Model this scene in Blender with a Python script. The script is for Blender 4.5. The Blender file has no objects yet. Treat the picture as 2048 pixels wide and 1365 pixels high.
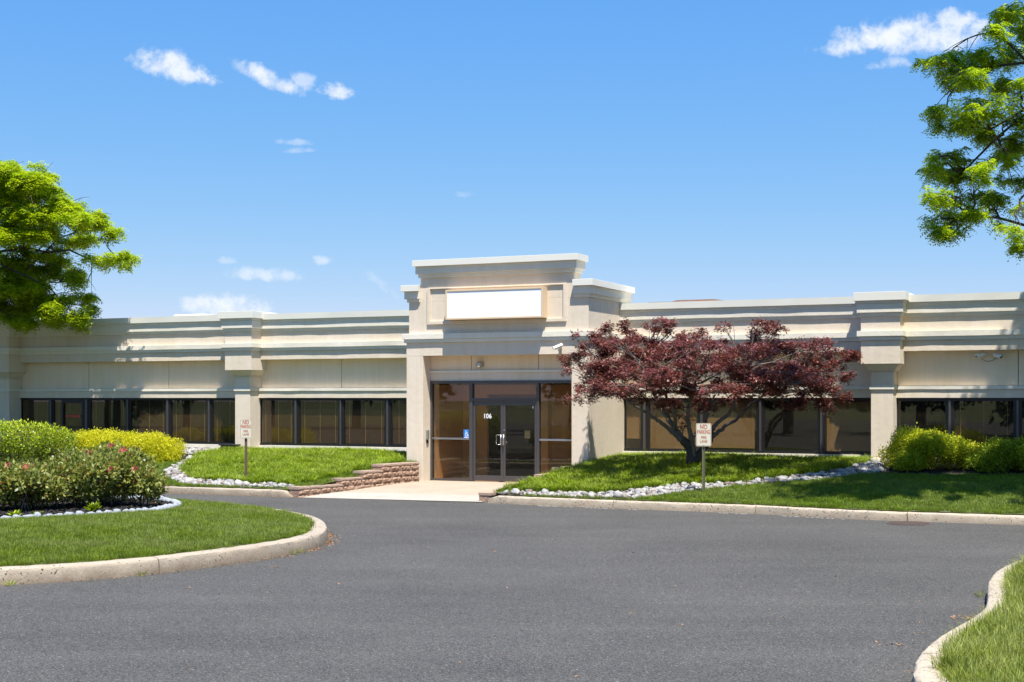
import bpy, bmesh, math
import numpy as np
from mathutils import Vector, Matrix
from mathutils.geometry import delaunay_2d_cdt

R = math.radians
rng = np.random.RandomState(7)
scene = bpy.context.scene
COL = scene.collection

# ------------------------------------------------------------ camera, sky, sun, exposure
F = 2844.0                      # focal length in pixels of the 2048 px wide photograph
HZ = 797.0                      # horizon row
H = 2.25                        # camera height
cam_d = bpy.data.cameras.new('camera')
cam = bpy.data.objects.new('camera', cam_d)
COL.objects.link(cam)
cam.location = (0, 0, H)
cam.rotation_euler = (R(90), 0, 0)
cam_d.sensor_width = 36
cam_d.lens = 36 * F / 2048
cam_d.shift_y = (HZ - 682.5) / 2048
cam_d.clip_start = 0.1
cam_d.clip_end = 3000
scene.camera = cam

PHI = R(24.4)
cc, sn = math.cos(PHI), math.sin(PHI)
Y0 = 37.84
T2 = np.array([cc, -sn])        # along the facade
N2 = np.array([-sn, -cc])       # out of the facade, towards the camera

REL = R(38)
ELEV = R(67)
sx, sy = N2 * math.cos(REL) + T2 * math.sin(REL)
sun_dir = Vector((sx * math.cos(ELEV), sy * math.cos(ELEV), math.sin(ELEV)))
sd = bpy.data.lights.new('sun', 'SUN')
sd.energy = 4.8
sd.angle = R(0.53)
sd.color = (1.0, 0.955, 0.88)
sun = bpy.data.objects.new('sun', sd)
COL.objects.link(sun)
sun.rotation_euler = sun_dir.to_track_quat('Z', 'Y').to_euler()
sun.location = (10, -20, 40)

world = bpy.data.worlds.new('World')
scene.world = world
world.use_nodes = True
scene.view_settings.view_transform = 'Standard'
scene.view_settings.look = 'None'
scene.view_settings.gamma = 1
scene.view_settings.use_curve_mapping = False
scene.view_settings.exposure = 1.0


class NT:
    """small node-tree writer"""
    def __init__(s, tree):
        s.t = tree
        tree.nodes.clear()

    def n(s, typ, ins=None, **kw):
        nd = s.t.nodes.new(typ)
        for k, v in kw.items():
            setattr(nd, k, v)
        for k, v in (ins or {}).items():
            sock = nd.inputs[k]
            if isinstance(v, bpy.types.NodeSocket):
                s.t.links.new(v, sock)
            else:
                sock.default_value = v
        return nd

    def m(s, op, a, b=None, c=None, clamp=False):
        nd = s.t.nodes.new('ShaderNodeMath')
        nd.operation = op
        nd.use_clamp = clamp
        for i, v in enumerate((a, b, c)):
            if v is None:
                continue
            if isinstance(v, bpy.types.NodeSocket):
                s.t.links.new(v, nd.inputs[i])
            else:
                nd.inputs[i].default_value = v
        return nd.outputs[0]

    def mix(s, fac, a, b, blend='MIX'):
        nd = s.t.nodes.new('ShaderNodeMix')
        nd.data_type = 'RGBA'
        nd.blend_type = blend
        for sock, v in ((nd.inputs[0], fac), (nd.inputs[6], a), (nd.inputs[7], b)):
            if isinstance(v, bpy.types.NodeSocket):
                s.t.links.new(v, sock)
            else:
                sock.default_value = v if not isinstance(v, tuple) or len(v) == 4 else (*v, 1)
        return nd.outputs[2]

    def ramp(s, fac, stops):
        nd = s.t.nodes.new('ShaderNodeValToRGB')
        s.t.links.new(fac, nd.inputs[0])
        e = nd.color_ramp.elements
        while len(e) < len(stops):
            e.new(0.5)
        for i, (p, c) in enumerate(stops):
            e[i].position = p
            e[i].color = c if len(c) == 4 else (*c, 1)
        return nd.outputs[0]

    def link(s, a, b):
        s.t.links.new(a, b)


w = NT(world.node_tree)
sky = w.n('ShaderNodeTexSky', sky_type='NISHITA', sun_disc=False)
sky.sun_elevation = ELEV
sky.sun_rotation = math.atan2(sx, sy)
sky.air_density = 1.0
sky.dust_density = 0.0
sky.ozone_density = 3.0
sky.altitude = 60
tc = w.n('ShaderNodeTexCoord')
sep = w.n('ShaderNodeSeparateXYZ', {0: tc.outputs['Generated']})
X_, Y_, Z_ = sep.outputs
az = w.m('MULTIPLY', w.m('ARCTAN2', X_, Y_), 180 / math.pi)
az = w.m('WRAP', az, 22.5, -22.5)
hor = w.m('SQRT', w.m('ADD', w.m('MULTIPLY', X_, X_), w.m('MULTIPLY', Y_, Y_)))
el = w.m('MULTIPLY', w.m('ARCTAN2', Z_, hor), 180 / math.pi)
vec = w.n('ShaderNodeCombineXYZ', {0: az, 1: el})
fb = w.n('ShaderNodeTexNoise', {'Vector': vec.outputs[0], 'Scale': 1.25, 'Detail': 10.0, 'Roughness': 0.62, 'Distortion': 0.15})
fine = w.n('ShaderNodeTexNoise', {'Vector': vec.outputs[0], 'Scale': 0.75, 'Detail': 2.0})
nz = w.m('SUBTRACT', fb.outputs[0], 0.5)
nz2 = w.m('SUBTRACT', fine.outputs[0], 0.5)
DEG = 180 / math.pi


def cloud(px, py, rx, ry, tilt, dens, rough=3.6):
    a0 = math.atan((px - 1024) / F) * DEG
    e0 = math.atan((HZ - py) / math.hypot(F, px - 1024)) * DEG
    k = 0.0225
    a = w.m('SUBTRACT', az, a0)
    e = w.m('SUBTRACT', el, e0)
    ct, st = math.cos(R(tilt)), math.sin(R(tilt))
    u = w.m('ADD', w.m('MULTIPLY', a, ct / (rx * k)), w.m('MULTIPLY', e, -st / (rx * k)))
    v = w.m('ADD', w.m('MULTIPLY', a, st / (ry * k)), w.m('MULTIPLY', e, ct / (ry * k)))
    vn = w.m('MULTIPLY', w.m('LESS_THAN', v, 0.0), 0.5)          # flatter undersides
    v = w.m('MULTIPLY', v, w.m('ADD', vn, 1.0))
    r2 = w.m('ADD', w.m('MULTIPLY', u, u), w.m('MULTIPLY', v, v))
    q = w.m('SUBTRACT', 0.72, r2)
    q = w.m('ADD', q, w.m('MULTIPLY', nz, rough if rx < 75 else 2.5))
    q = w.m('ADD', q, w.m('MULTIPLY', nz2, 0.6))
    mr = w.n('ShaderNodeMapRange', {'Value': q, 'From Min': -0.1, 'From Max': 1.0, 'To Min': 0.0, 'To Max': dens},
             interpolation_type='SMOOTHSTEP')
    return mr.outputs[0]


clouds = None
for args in ((335, 136, 80, 40, 14, 1.0), (385, 155, 60, 22, 5, .9), (535, 160, 78, 24, 22, .95), (515, 145, 40, 16, 26, .8),
             (605, 162, 30, 22, 30, .55), (668, 186, 48, 20, 4, .85), (590, 286, 40, 9, 2, .35), (598, 302, 36, 8, -4, .32), (450, 618, 95, 36, 2, 1.0), (430, 612, 50, 26, 0, 1.0),
             (535, 552, 84, 20, 0, .7), (645, 522, 24, 15, 0, .5), (455, 523, 18, 10, 0, .34), (765, 572, 48, 15, 35, .3),
             (1740, 86, 110, 38, 0, 1.0), (1850, 76, 140, 50, 0, 1.0), (1905, 45, 60, 30, 0, .9), (1785, 130, 50, 16, 0, .5),
             (930, 390, 22, 10, 0, .22)):
    c = cloud(*args)
    clouds = c if clouds is None else w.m('MAXIMUM', clouds, c)
shade = w.n('ShaderNodeTexNoise', {'Vector': vec.outputs[0], 'Scale': 1.1, 'Detail': 4.0})
ccol = w.mix(shade.outputs[0], (3.9, 4.3, 4.9), (4.9, 5.0, 5.1))
sk = w.n('ShaderNodeSeparateColor', {0: sky.outputs[0]})
gain = w.n('ShaderNodeCombineColor', {0: w.m('MULTIPLY', w.m('POWER', sk.outputs[0], 1.15), .365), 1: w.m('MULTIPLY', w.m('POWER', sk.outputs[1], .63), 1.0),
                                      2: w.m('MULTIPLY', w.m('POWER', sk.outputs[2], .12), 3.6)}).outputs[0]
skymix = w.mix(clouds, gain, ccol)
bg = w.n('ShaderNodeBackground', {'Color': skymix, 'Strength': 0.105})
wo = w.n('ShaderNodeOutputWorld', {'Surface': bg.outputs[0]})


# ------------------------------------------------------------ coordinates
def s_of(px, d):
    """facade coordinate s of pixel column px on the plane d metres in front of the wing wall"""
    k = (px - 1024) / F
    return (k * (Y0 - d * cc) + d * sn) / (cc + k * sn)


def SD(x, y):
    return x * cc - (y - Y0) * sn, -x * sn - (y - Y0) * cc


def XY(s, d):
    return s * cc - d * sn, Y0 - s * sn - d * cc


def G(px, py, z=0.0):
    D = (H - z) * F / (py - HZ)
    return ((px - 1024) / F * D, D)


def P(px, py, D):
    return Vector(((px - 1024) / F * D, D, H + (HZ - py) / F * D))


KD = [(-60, 7.25), (-2.1, 7.2), (2.5, 6.95), (5.3, 7.2), (8.4, 7.1), (10.7, 7.55), (13.5, 7.65), (60, 7.9)]


def kerb_d(s):
    return np.interp(s, [a for a, b in KD], [b for a, b in KD])


def terr(x, y):
    """height of the planted slope between the kerb and the building"""
    s, d = SD(x, y)
    t = np.clip((kerb_d(s) - 0.25 - d) / 5.9, 0, 1)
    z = 0.175 + 0.56 * t ** 0.92
    z = z + 0.12 * np.exp(-((s - 6.2) / 3.0) ** 2 - ((d - 2.7) / 1.6) ** 2)
    z = z + 0.05 * np.exp(-((s + 6.0) / 3.2) ** 2 - ((d - 3.0) / 1.7) ** 2)
    z = z + 0.02 * np.sin(s * 1.3 + d) * t
    return z


def T(px, py):
    """point of the slope seen at a pixel"""
    lo = 26.0
    for D in np.arange(24.0, 60.0, 0.05):
        x = (px - 1024) / F * D
        z = H + (HZ - py) / F * D
        if z <= float(terr(x, D)):
            return (x, D)
    return ((px - 1024) / F * 46, 46.0)


# ------------------------------------------------------------ materials
MATS = {}


def principled(name, build):
    if name in MATS:
        return MATS[name]
    m = bpy.data.materials.new(name)
    m.use_nodes = True
    t = NT(m.node_tree)
    b = t.n('ShaderNodeBsdfPrincipled')
    o = t.n('ShaderNodeOutputMaterial', {'Surface': b.outputs[0]})
    build(t, b, o)
    MATS[name] = m
    return m


def coords(t, kind='Object'):
    return t.n('ShaderNodeTexCoord').outputs[kind]


def noise(t, co, scale, detail=3.0, rough=0.55):
    return t.n('ShaderNodeTexNoise', {'Vector': co, 'Scale': scale, 'Detail': detail, 'Roughness': rough}).outputs[0]


def bump(t, h, strength, dist, b):
    bp = t.n('ShaderNodeBump', {'Height': h, 'Strength': strength, 'Distance': dist})
    t.link(bp.outputs[0], b.inputs['Normal'])


def stretched(t, co, sx_, sy_, sz_):
    return t.n('ShaderNodeMapping', {'Vector': co, 'Scale': (sx_, sy_, sz_)}).outputs[0]


def mat_stucco(name, base, dirt=0.12):
    def f(t, b, o):
        co = coords(t)
        big = noise(t, co, 0.7, 4)
        streak = noise(t, stretched(t, co, 5.5, 5.5, 0.5), 1.0, 5, .7)
        grain = noise(t, co, 45, 3, .7)
        v = t.m('ADD', t.m('MULTIPLY', t.m('SUBTRACT', big, .5), dirt * 1.2), t.m('MULTIPLY', t.m('SUBTRACT', streak, .5), dirt * 2.2))
        v = t.m('ADD', v, t.m('MULTIPLY', t.m('SUBTRACT', grain, .5), 0.16))
        v = t.m('ADD', v, 1.0)
        rgb = t.n('ShaderNodeCombineColor', {0: v, 1: v, 2: t.m('MULTIPLY', v, v)})
        t.link(t.mix(1.0, base, rgb.outputs[0], 'MULTIPLY'), b.inputs['Base Color'])
        b.inputs['Roughness'].default_value = 0.9
        h = t.m('ADD', t.m('MULTIPLY', noise(t, co, 60, 4, .7), 0.5), t.m('MULTIPLY', noise(t, co, 6, 3), 1.0))
        bump(t, h, 0.5, 0.012, b)
    return principled(name, f)


def mat_plain(name, base, rough=0.6, metal=0.0, var=0.1, scale=8.0, bmp=0.0, spec=0.5):
    def f(t, b, o):
        co = coords(t)
        n = noise(t, co, scale, 4)
        v = t.m('ADD', 1 - var / 2, t.m('MULTIPLY', n, var))
        rgb = t.n('ShaderNodeCombineColor', {0: v, 1: v, 2: v})
        t.link(t.mix(1.0, base, rgb.outputs[0], 'MULTIPLY'), b.inputs['Base Color'])
        b.inputs['Roughness'].default_value = rough
        b.inputs['Metallic'].default_value = metal
        b.inputs['Specular IOR Level'].default_value = spec
        if bmp:
            bump(t, noise(t, co, scale * 4, 4), 0.6, bmp, b)
    return principled(name, f)


def mat_leaf(name, dark, light, tip=None, trans=0.45, gloss=0.42, tip_at=0.75):
    """leaf colour varied leaf by leaf with the vertex attribute 'v'"""
    def f(t, b, o):
        at = t.n('ShaderNodeAttribute', attribute_name='v').outputs['Fac']
        col = t.ramp(at, [(0.0, dark), (tip_at, light), (min(1.0, tip_at + .25), tip or light)])
        t.link(col, b.inputs['Base Color'])
        b.inputs['Roughness'].default_value = gloss
        b.inputs['Specular IOR Level'].default_value = 0.35
        tr = t.n('ShaderNodeBsdfTranslucent', {'Color': t.mix(1.0, col, (1.15, 1.2, .5), 'MULTIPLY')})
        mx = t.n('ShaderNodeMixShader', {0: trans, 1: b.outputs[0], 2: tr.outputs[0]})
        t.link(mx.outputs[0], o.inputs['Surface'])
    return principled(name, f)


def mat_grass(name, dark, light, dry, patch=0.6):
    def f(t, b, o):
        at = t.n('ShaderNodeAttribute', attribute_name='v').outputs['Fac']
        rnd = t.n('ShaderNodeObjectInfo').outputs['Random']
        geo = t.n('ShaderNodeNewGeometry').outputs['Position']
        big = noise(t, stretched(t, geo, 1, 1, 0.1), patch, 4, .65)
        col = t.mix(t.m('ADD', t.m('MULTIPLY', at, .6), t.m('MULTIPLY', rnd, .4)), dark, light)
        med = noise(t, stretched(t, geo, 1, 1, 0.1), 2.6, 4, .7)
        k = t.m('ADD', .45, t.m('ADD', t.m('MULTIPLY', med, .75), t.m('MULTIPLY', t.m('GREATER_THAN', rnd, .82), .35)))
        col = t.mix(1.0, col, t.n('ShaderNodeCombineColor', {0: k, 1: k, 2: k}).outputs[0], 'MULTIPLY')
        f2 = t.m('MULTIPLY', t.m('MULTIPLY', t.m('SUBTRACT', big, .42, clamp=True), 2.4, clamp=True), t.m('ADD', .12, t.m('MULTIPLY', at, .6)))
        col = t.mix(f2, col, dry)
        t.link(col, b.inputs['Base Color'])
        b.inputs['Roughness'].default_value = 0.5
        b.inputs['Specular IOR Level'].default_value = 0.3
        tr = t.n('ShaderNodeBsdfTranslucent', {'Color': t.mix(1.0, col, (1.1, 1.2, .6), 'MULTIPLY')})
        mx = t.n('ShaderNodeMixShader', {0: 0.4, 1: b.outputs[0], 2: tr.outputs[0]})
        t.link(mx.outputs[0], o.inputs['Surface'])
    return principled(name, f)


def mat_asphalt():
    def f(t, b, o):
        co = coords(t)
        n1 = noise(t, co, 0.35, 5, .6)
        lane = noise(t, t.n('ShaderNodeMapping', {'Vector': co, 'Rotation': (0, 0, R(18)), 'Scale': (.12, 1.3, 1)}).outputs[0], 1.0, 4)
        n2 = noise(t, co, 40, 6, .8)
        vo = t.n('ShaderNodeTexVoronoi', {'Vector': co, 'Scale': 95.0})
        vc = t.n('ShaderNodeSeparateColor', {0: vo.outputs['Color']}).outputs[0]
        v2 = t.n('ShaderNodeTexVoronoi', {'Vector': co, 'Scale': 38.0})
        v2c = t.n('ShaderNodeSeparateColor', {0: v2.outputs['Color']}).outputs[1]
        near = t.m('LESS_THAN', v2.outputs['Distance'], 0.28)
        chips = t.m('MULTIPLY', t.m('GREATER_THAN', v2c, .90), near)
        dark = t.m('MULTIPLY', t.m('LESS_THAN', v2c, .05), near)
        v = t.m('ADD', 0.62, t.m('MULTIPLY', n2, .5))
        v = t.m('ADD', v, t.m('MULTIPLY', t.m('SUBTRACT', n1, .5), .6))
        v = t.m('ADD', v, t.m('MULTIPLY', t.m('SUBTRACT', lane, .5), .38))
        v = t.m('ADD', v, t.m('MULTIPLY', t.m('SUBTRACT', vc, .5), 1.25))
        v = t.m('ADD', v, t.m('MULTIPLY', chips, 1.9))
        v = t.m('SUBTRACT', v, t.m('MULTIPLY', dark, .35))
        v = t.m('MAXIMUM', v, 0.2)
        rgb = t.n('ShaderNodeCombineColor', {0: v, 1: v, 2: v})
        t.link(t.mix(1.0, (0.079, 0.075, 0.068), rgb.outputs[0], 'MULTIPLY'), b.inputs['Base Color'])
        b.inputs['Roughness'].default_value = 0.88
        b.inputs['Specular IOR Level'].default_value = 0.3
        bump(t, t.m('ADD', n2, vc), 0.5, 0.006, b)
    return principled('asphalt', f)


def mat_concrete(name, base, speck=0.06, pit=0.0, splash=0.0):
    def f(t, b, o):
        co = coords(t)
        big = noise(t, co, 1.3, 5, .65)
        gr = noise(t, co, 34, 4, .7)
        wv = t.n('ShaderNodeTexNoise', {'Vector': co, 'Scale': 14.0, 'Detail': 2.0}).outputs['Color']
        wa = t.n('ShaderNodeVectorMath', {0: wv}, operation='SCALE')
        wa.inputs['Scale'].default_value = .09
        cw = t.n('ShaderNodeVectorMath', {0: co, 1: wa.outputs[0]}, operation='ADD').outputs[0]
        v = t.m('ADD', t.m('MULTIPLY', t.m('SUBTRACT', big, .5), .4), t.m('MULTIPLY', t.m('SUBTRACT', gr, .5), .5))
        v = t.m('ADD', v, 1.0)
        col = t.mix(1.0, base, t.n('ShaderNodeCombineColor', {0: v, 1: v, 2: v}).outputs[0], 'MULTIPLY')
        vo = t.n('ShaderNodeTexVoronoi', {'Vector': cw, 'Scale': 42.0, 'Randomness': 1.0})
        vc = t.n('ShaderNodeSeparateColor', {0: vo.outputs['Color']})
        m = t.m('MULTIPLY', t.m('LESS_THAN', vc.outputs[0], speck), t.m('LESS_THAN', vo.outputs['Distance'], .42))
        col = t.mix(m, col, (0.07, 0.065, 0.06))
        if pit:
            area = t.m('GREATER_THAN', noise(t, co, .45, 2), .5)
            v3 = t.n('ShaderNodeTexVoronoi', {'Vector': cw, 'Scale': 30.0})
            v3c = t.n('ShaderNodeSeparateColor', {0: v3.outputs['Color']})
            m3 = t.m('MULTIPLY', t.m('MULTIPLY', t.m('LESS_THAN', v3c.outputs[1], pit), t.m('LESS_THAN', v3.outputs['Distance'], .36)), area)
            col = t.mix(m3, col, (0.05, 0.045, 0.04))
        st = t.m('MULTIPLY', t.m('SUBTRACT', noise(t, co, 3.1, 5, .7), .52, clamp=True), 2.4, clamp=True)
        col = t.mix(st, col, (0.28, 0.20, 0.13))
        # road dirt splashed on the foot of the kerb, and black rubber scuffs
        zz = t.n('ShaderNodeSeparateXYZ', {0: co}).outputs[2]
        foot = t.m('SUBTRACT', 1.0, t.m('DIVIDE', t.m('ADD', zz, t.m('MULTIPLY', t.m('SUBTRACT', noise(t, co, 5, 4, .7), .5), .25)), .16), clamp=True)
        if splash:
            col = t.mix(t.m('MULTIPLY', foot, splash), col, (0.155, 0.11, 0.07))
            sc = noise(t, stretched(t, co, .9, .9, 16), 1.6, 4, .7)
            sm = t.m('MULTIPLY', t.m('SUBTRACT', sc, .66, clamp=True), 9.0, clamp=True)
            col = t.mix(t.m('MULTIPLY', sm, .8), col, (0.05, 0.05, 0.05))
        t.link(col, b.inputs['Base Color'])
        b.inputs['Roughness'].default_value = .92
        bump(t, t.m('ADD', gr, t.m('MULTIPLY', big, 2)), .6, .012, b)
    return principled(name, f)


def mat_glass():
    m = bpy.data.materials.new('bronze_glass')
    m.use_nodes = True
    t = NT(m.node_tree)
    lw = t.n('ShaderNodeLayerWeight', {'Blend': .5})
    fr = t.m('ADD', .052, t.m('MULTIPLY', t.m('POWER', lw.outputs['Facing'], 5.0), .8), clamp=True)
    tr = t.n('ShaderNodeBsdfTransparent', {'Color': (0.80, 0.74, 0.64, 1)})
    gl = t.n('ShaderNodeBsdfGlossy', {'Color': (0.85, 0.85, 0.8, 1), 'Roughness': 0.01})
    mx = t.n('ShaderNodeMixShader', {0: fr, 1: tr.outputs[0], 2: gl.outputs[0]})
    dust = t.n('ShaderNodeBsdfDiffuse', {'Color': (.35, .32, .27, 1)})
    dn = noise(t, coords(t), 9, 6, .75)
    df = t.m('ADD', .012, t.m('MULTIPLY', t.m('SUBTRACT', dn, .52, clamp=True), .16))
    mx2 = t.n('ShaderNodeMixShader', {0: df, 1: mx.outputs[0], 2: dust.outputs[0]})
    t.n('ShaderNodeOutputMaterial', {'Surface': mx2.outputs[0]})
    return m


def mat_pebble(name, cols):
    def f(t, b, o):
        rnd = t.n('ShaderNodeObjectInfo').outputs['Random']
        at = t.n('ShaderNodeAttribute', attribute_name='v').outputs['Fac']
        k = t.m('FRACT', t.m('ADD', rnd, at))
        col = t.ramp(k, cols)
        n = noise(t, coords(t), 30, 4)
        v = t.m('ADD', .8, t.m('MULTIPLY', n, .4))
        t.link(t.mix(1.0, col, t.n('ShaderNodeCombineColor', {0: v, 1: v, 2: v}).outputs[0], 'MULTIPLY'), b.inputs['Base Color'])
        b.inputs['Roughness'].default_value = .7
    return principled(name, f)


M_WALL = mat_stucco('cream_stucco', (0.655, 0.56, 0.44))
M_WALL2 = mat_stucco('shade_lifted_stucco', (0.78, 0.635, 0.46))  # wall stucco copy, colour lightened and warmed to lift the shade on recessed panels
M_TRIM = mat_stucco('offwhite_trim', (0.71, 0.66, 0.555), .08)
M_CAP = mat_plain('coping_metal', (0.70, 0.68, 0.60), .5, 0, .08, 2.0)
M_BRONZE = mat_plain('dark_bronze_metal', (0.035, 0.033, 0.036), .38, .6, .3, 3.0)
M_ALU = mat_plain('bronze_door_metal', (0.11, 0.10, 0.098), .4, .6, .2, 3.0)
M_GLASS = mat_glass()
M_BLIND = mat_plain('tan_blind', (0.74, 0.62, 0.42), .7, 0, .1)
M_BLIND_D = mat_plain('brown_blind', (0.27, 0.21, 0.145), .7, 0, .1)
M_DARK = mat_plain('dark_interior', (0.05, 0.042, 0.035), .9)
M_TAN = mat_plain('vestibule_wall', (0.74, 0.52, 0.33), .85, 0, .15, 20, .004)
M_ROOF = mat_plain('roof_membrane', (0.45, 0.44, 0.42), .9, 0, .2, 2)
M_ASPH = mat_asphalt()
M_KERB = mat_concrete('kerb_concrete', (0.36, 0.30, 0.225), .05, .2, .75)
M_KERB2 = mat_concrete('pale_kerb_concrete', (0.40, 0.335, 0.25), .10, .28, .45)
M_WALK = mat_concrete('walkway_concrete', (0.37, 0.295, 0.22), .05)
M_APRON = mat_concrete('apron_concrete', (0.37, 0.335, 0.28), .02)
M_SOIL = mat_plain('soil', (0.075, 0.055, 0.035), .95, 0, .6, 6, .03)
M_THATCH = mat_plain('thatch', (0.085, 0.095, 0.03), .95, 0, .6, 5, .03)
M_MULCH = mat_plain('dark_mulch', (0.028, 0.023, 0.021), .95, 0, .9, 22, .05)
M_BLOCK = mat_plain('split_face_block', (0.31, 0.20, 0.14), .95, 0, 1.3, 9, .08)
M_BLOCKTOP = mat_plain('block_cap', (0.36, 0.26, 0.195), .95, 0, .6, 10, .03)
M_EDGE = mat_plain('whitewashed_stone', (0.36, 0.385, 0.43), .9, 0, .6, 9, .03)
M_PEB = mat_pebble('river_pebble', [(0, (.36, .345, .32)), (.3, (.22, .217, .213)), (.6, (.40, .385, .36)), (.85, (.22, .19, .17)), (1, (.17, .11, .09))])
M_GRAVEL = mat_pebble('pale_gravel', [(0, (.60, .56, .50)), (.5, (.48, .45, .41)), (1, (.68, .64, .58))])
M_BARK = mat_plain('grey_bark', (0.135, 0.11, 0.09), .9, 0, .7, 9, .02)
M_BARK_D = mat_plain('dark_bark', (0.055, 0.04, 0.032), .9, 0, .7, 9, .02)
M_WHITE = mat_plain('white_sign_face', (0.86, 0.87, 0.89), .4, 0, .02)
M_FRAME = mat_plain('tan_sign_frame', (0.66, 0.50, 0.33), .5, 0, .05)
M_SIGN = mat_plain('reflective_sign', (0.58, 0.56, 0.44), .45, 0, .12, 12)
M_RED = mat_plain('red_print', (0.36, 0.06, 0.03), .5, 0, .05)
M_POSTG = mat_plain('green_post_paint', (0.17, 0.16, 0.09), .5, .3, .3)
M_POSTB = mat_plain('brown_post', (0.16, 0.10, 0.07), .6, .2, .3)
M_CAMW = mat_plain('white_plastic', (0.75, 0.75, 0.73), .4, 0, .05)
M_BLACK = mat_plain('black_plastic', (0.02, 0.02, 0.022), .35, 0, .1)
M_STEEL = mat_plain('brushed_steel', (0.55, 0.55, 0.55), .3, .9, .1)
M_RUST = mat_plain('rusty_steel', (0.15, 0.075, 0.04), .8, .2, .9, 3)
M_DRAIN = mat_plain('old_iron', (0.12, 0.085, 0.07), .8, .3, .5, 20)
M_BLUE = mat_plain('blue_print', (0.02, 0.19, 0.56), .4, 0, .02)
M_WPRINT = mat_plain('white_print', (0.82, 0.82, 0.82), .5, 0, .02)
M_PAINT = mat_plain('worn_white_paint', (0.34, 0.33, 0.31), .8, 0, .5, 20)
M_LITTER = mat_plain('orange_litter', (0.30, 0.17, 0.085), .9, 0, .6, 30)
M_GREYBOX = mat_plain('grey_metal_box', (0.25, 0.27, 0.24), .5, .3, .1)
M_ORANGE = mat_plain('red_window_strip', (0.55, 0.05, 0.03), .5, 0, .1)


# ------------------------------------------------------------ objects
def tag(o, label=None, cat=None, group=None, kind=None):
    for k, v in (('label', label), ('category', cat), ('group', group), ('kind', kind)):
        if v:
            o[k] = v
    return o


def empty(name, loc=(0, 0, 0), rz=0.0, **kw):
    o = bpy.data.objects.new(name, None)
    o.empty_display_size = .2
    o.location = loc
    o.rotation_euler = (0, 0, rz)
    COL.objects.link(o)
    return tag(o, **kw)


def np_mesh(name, verts, faces, attr=None, smooth=False):
    """faces: an (n,k) array, or a list of index tuples"""
    me = bpy.data.meshes.new(name)
    verts = np.asarray(verts, dtype=np.float32).reshape(-1, 3)
    if isinstance(faces, np.ndarray):
        n, k = faces.shape
        me.vertices.add(len(verts))
        me.vertices.foreach_set('co', verts.ravel())
        me.loops.add(n * k)
        me.loops.foreach_set('vertex_index', faces.astype(np.int32).ravel())
        me.polygons.add(n)
        me.polygons.foreach_set('loop_start', np.arange(0, n * k, k, dtype=np.int32))
        me.update(calc_edges=True)
    else:
        me.from_pydata(verts.tolist(), [], faces)
        me.update()
    if attr is not None:
        a = me.attributes.new('v', 'FLOAT', 'POINT')
        a.data.foreach_set('value', np.asarray(attr, dtype=np.float32))
    if smooth:
        me.polygons.foreach_set('use_smooth', np.ones(len(me.polygons), dtype=bool))
    return me


def obj(name, me, mat, parent=None, bevel=0.0, **kw):
    o = bpy.data.objects.new(name, me)
    if mat is not None and not me.materials:
        me.materials.append(mat)
    COL.objects.link(o)
    o.parent = parent
    if bevel:
        b = o.modifiers.new('b', 'BEVEL')
        b.width = bevel
        b.segments = 2
        b.limit_method = 'ANGLE'
    return tag(o, **kw)


def copy_of(o, parent=None, loc=None, rot=None, scl=None, **kw):
    c = o.copy()
    COL.objects.link(c)
    c.parent = parent
    if loc is not None:
        c.location = loc
    if rot is not None:
        c.rotation_euler = rot
    if scl is not None:
        c.scale = scl
    return tag(c, **kw)


class MB:
    def __init__(s):
        s.v, s.f = [], []

    def box(s, x0, x1, y0, y1, z0, z1):
        n = len(s.v)
        s.v += [(x0, y0, z0), (x1, y0, z0), (x1, y1, z0), (x0, y1, z0), (x0, y0, z1), (x1, y0, z1), (x1, y1, z1), (x0, y1, z1)]
        s.f += [tuple(n + i for i in q) for q in ((0, 3, 2, 1), (4, 5, 6, 7), (0, 1, 5, 4), (1, 2, 6, 5), (2, 3, 7, 6), (3, 0, 4, 7))]
        return s

    def wedge(s, lo, hi, z0, z1):
        """frustum from rectangle lo=(x0,x1,y0,y1) at z0 to hi at z1"""
        n = len(s.v)
        for (x0, x1, y0, y1), z in ((lo, z0), (hi, z1)):
            s.v += [(x0, y0, z), (x1, y0, z), (x1, y1, z), (x0, y1, z)]
        s.f += [tuple(n + i for i in q) for q in ((0, 3, 2, 1), (4, 5, 6, 7), (0, 1, 5, 4), (1, 2, 6, 5), (2, 3, 7, 6), (3, 0, 4, 7))]
        return s

    def tube(s, pts, rad, seg=8, cap=True):
        pts = [Vector(p) for p in pts]
        if not hasattr(rad, '__len__'):
            rad = [rad] * len(pts)
        n = len(s.v)
        up = Vector((0, 0, 1))
        for i, p in enumerate(pts):
            d = (pts[min(i + 1, len(pts) - 1)] - pts[max(i - 1, 0)])
            if d.length < 1e-9:
                d = Vector((0, 0, 1))
            d.normalize()
            a = d.cross(up if abs(d.z) < .95 else Vector((1, 0, 0))).normalized()
            b = d.cross(a)
            for k in range(seg):
                t = 2 * math.pi * k / seg
                s.v.append(tuple(p + a * (math.cos(t) * rad[i]) + b * (math.sin(t) * rad[i])))
        for i in range(len(pts) - 1):
            for k in range(seg):
                a0 = n + i * seg + k
                a1 = n + i * seg + (k + 1) % seg
                s.f.append((a0, a1, a1 + seg, a0 + seg))
        if cap:
            s.f.append(tuple(n + k for k in range(seg))[::-1])
            s.f.append(tuple(n + (len(pts) - 1) * seg + k for k in range(seg)))
        return s

    def build(s, name, mat, parent=None, bevel=0.0, smooth=False, **kw):
        me = np_mesh(name, s.v, s.f)
        if smooth:
            me.polygons.foreach_set('use_smooth', np.ones(len(me.polygons), dtype=bool))
        return obj(name, me, mat, parent, bevel, **kw)


# building-local box: x = s, y = -d
def fb_(mb, x0, x1, d0, d1, z0, z1):
    return mb.box(x0, x1, -d1, -d0, z0, z1)


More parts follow.
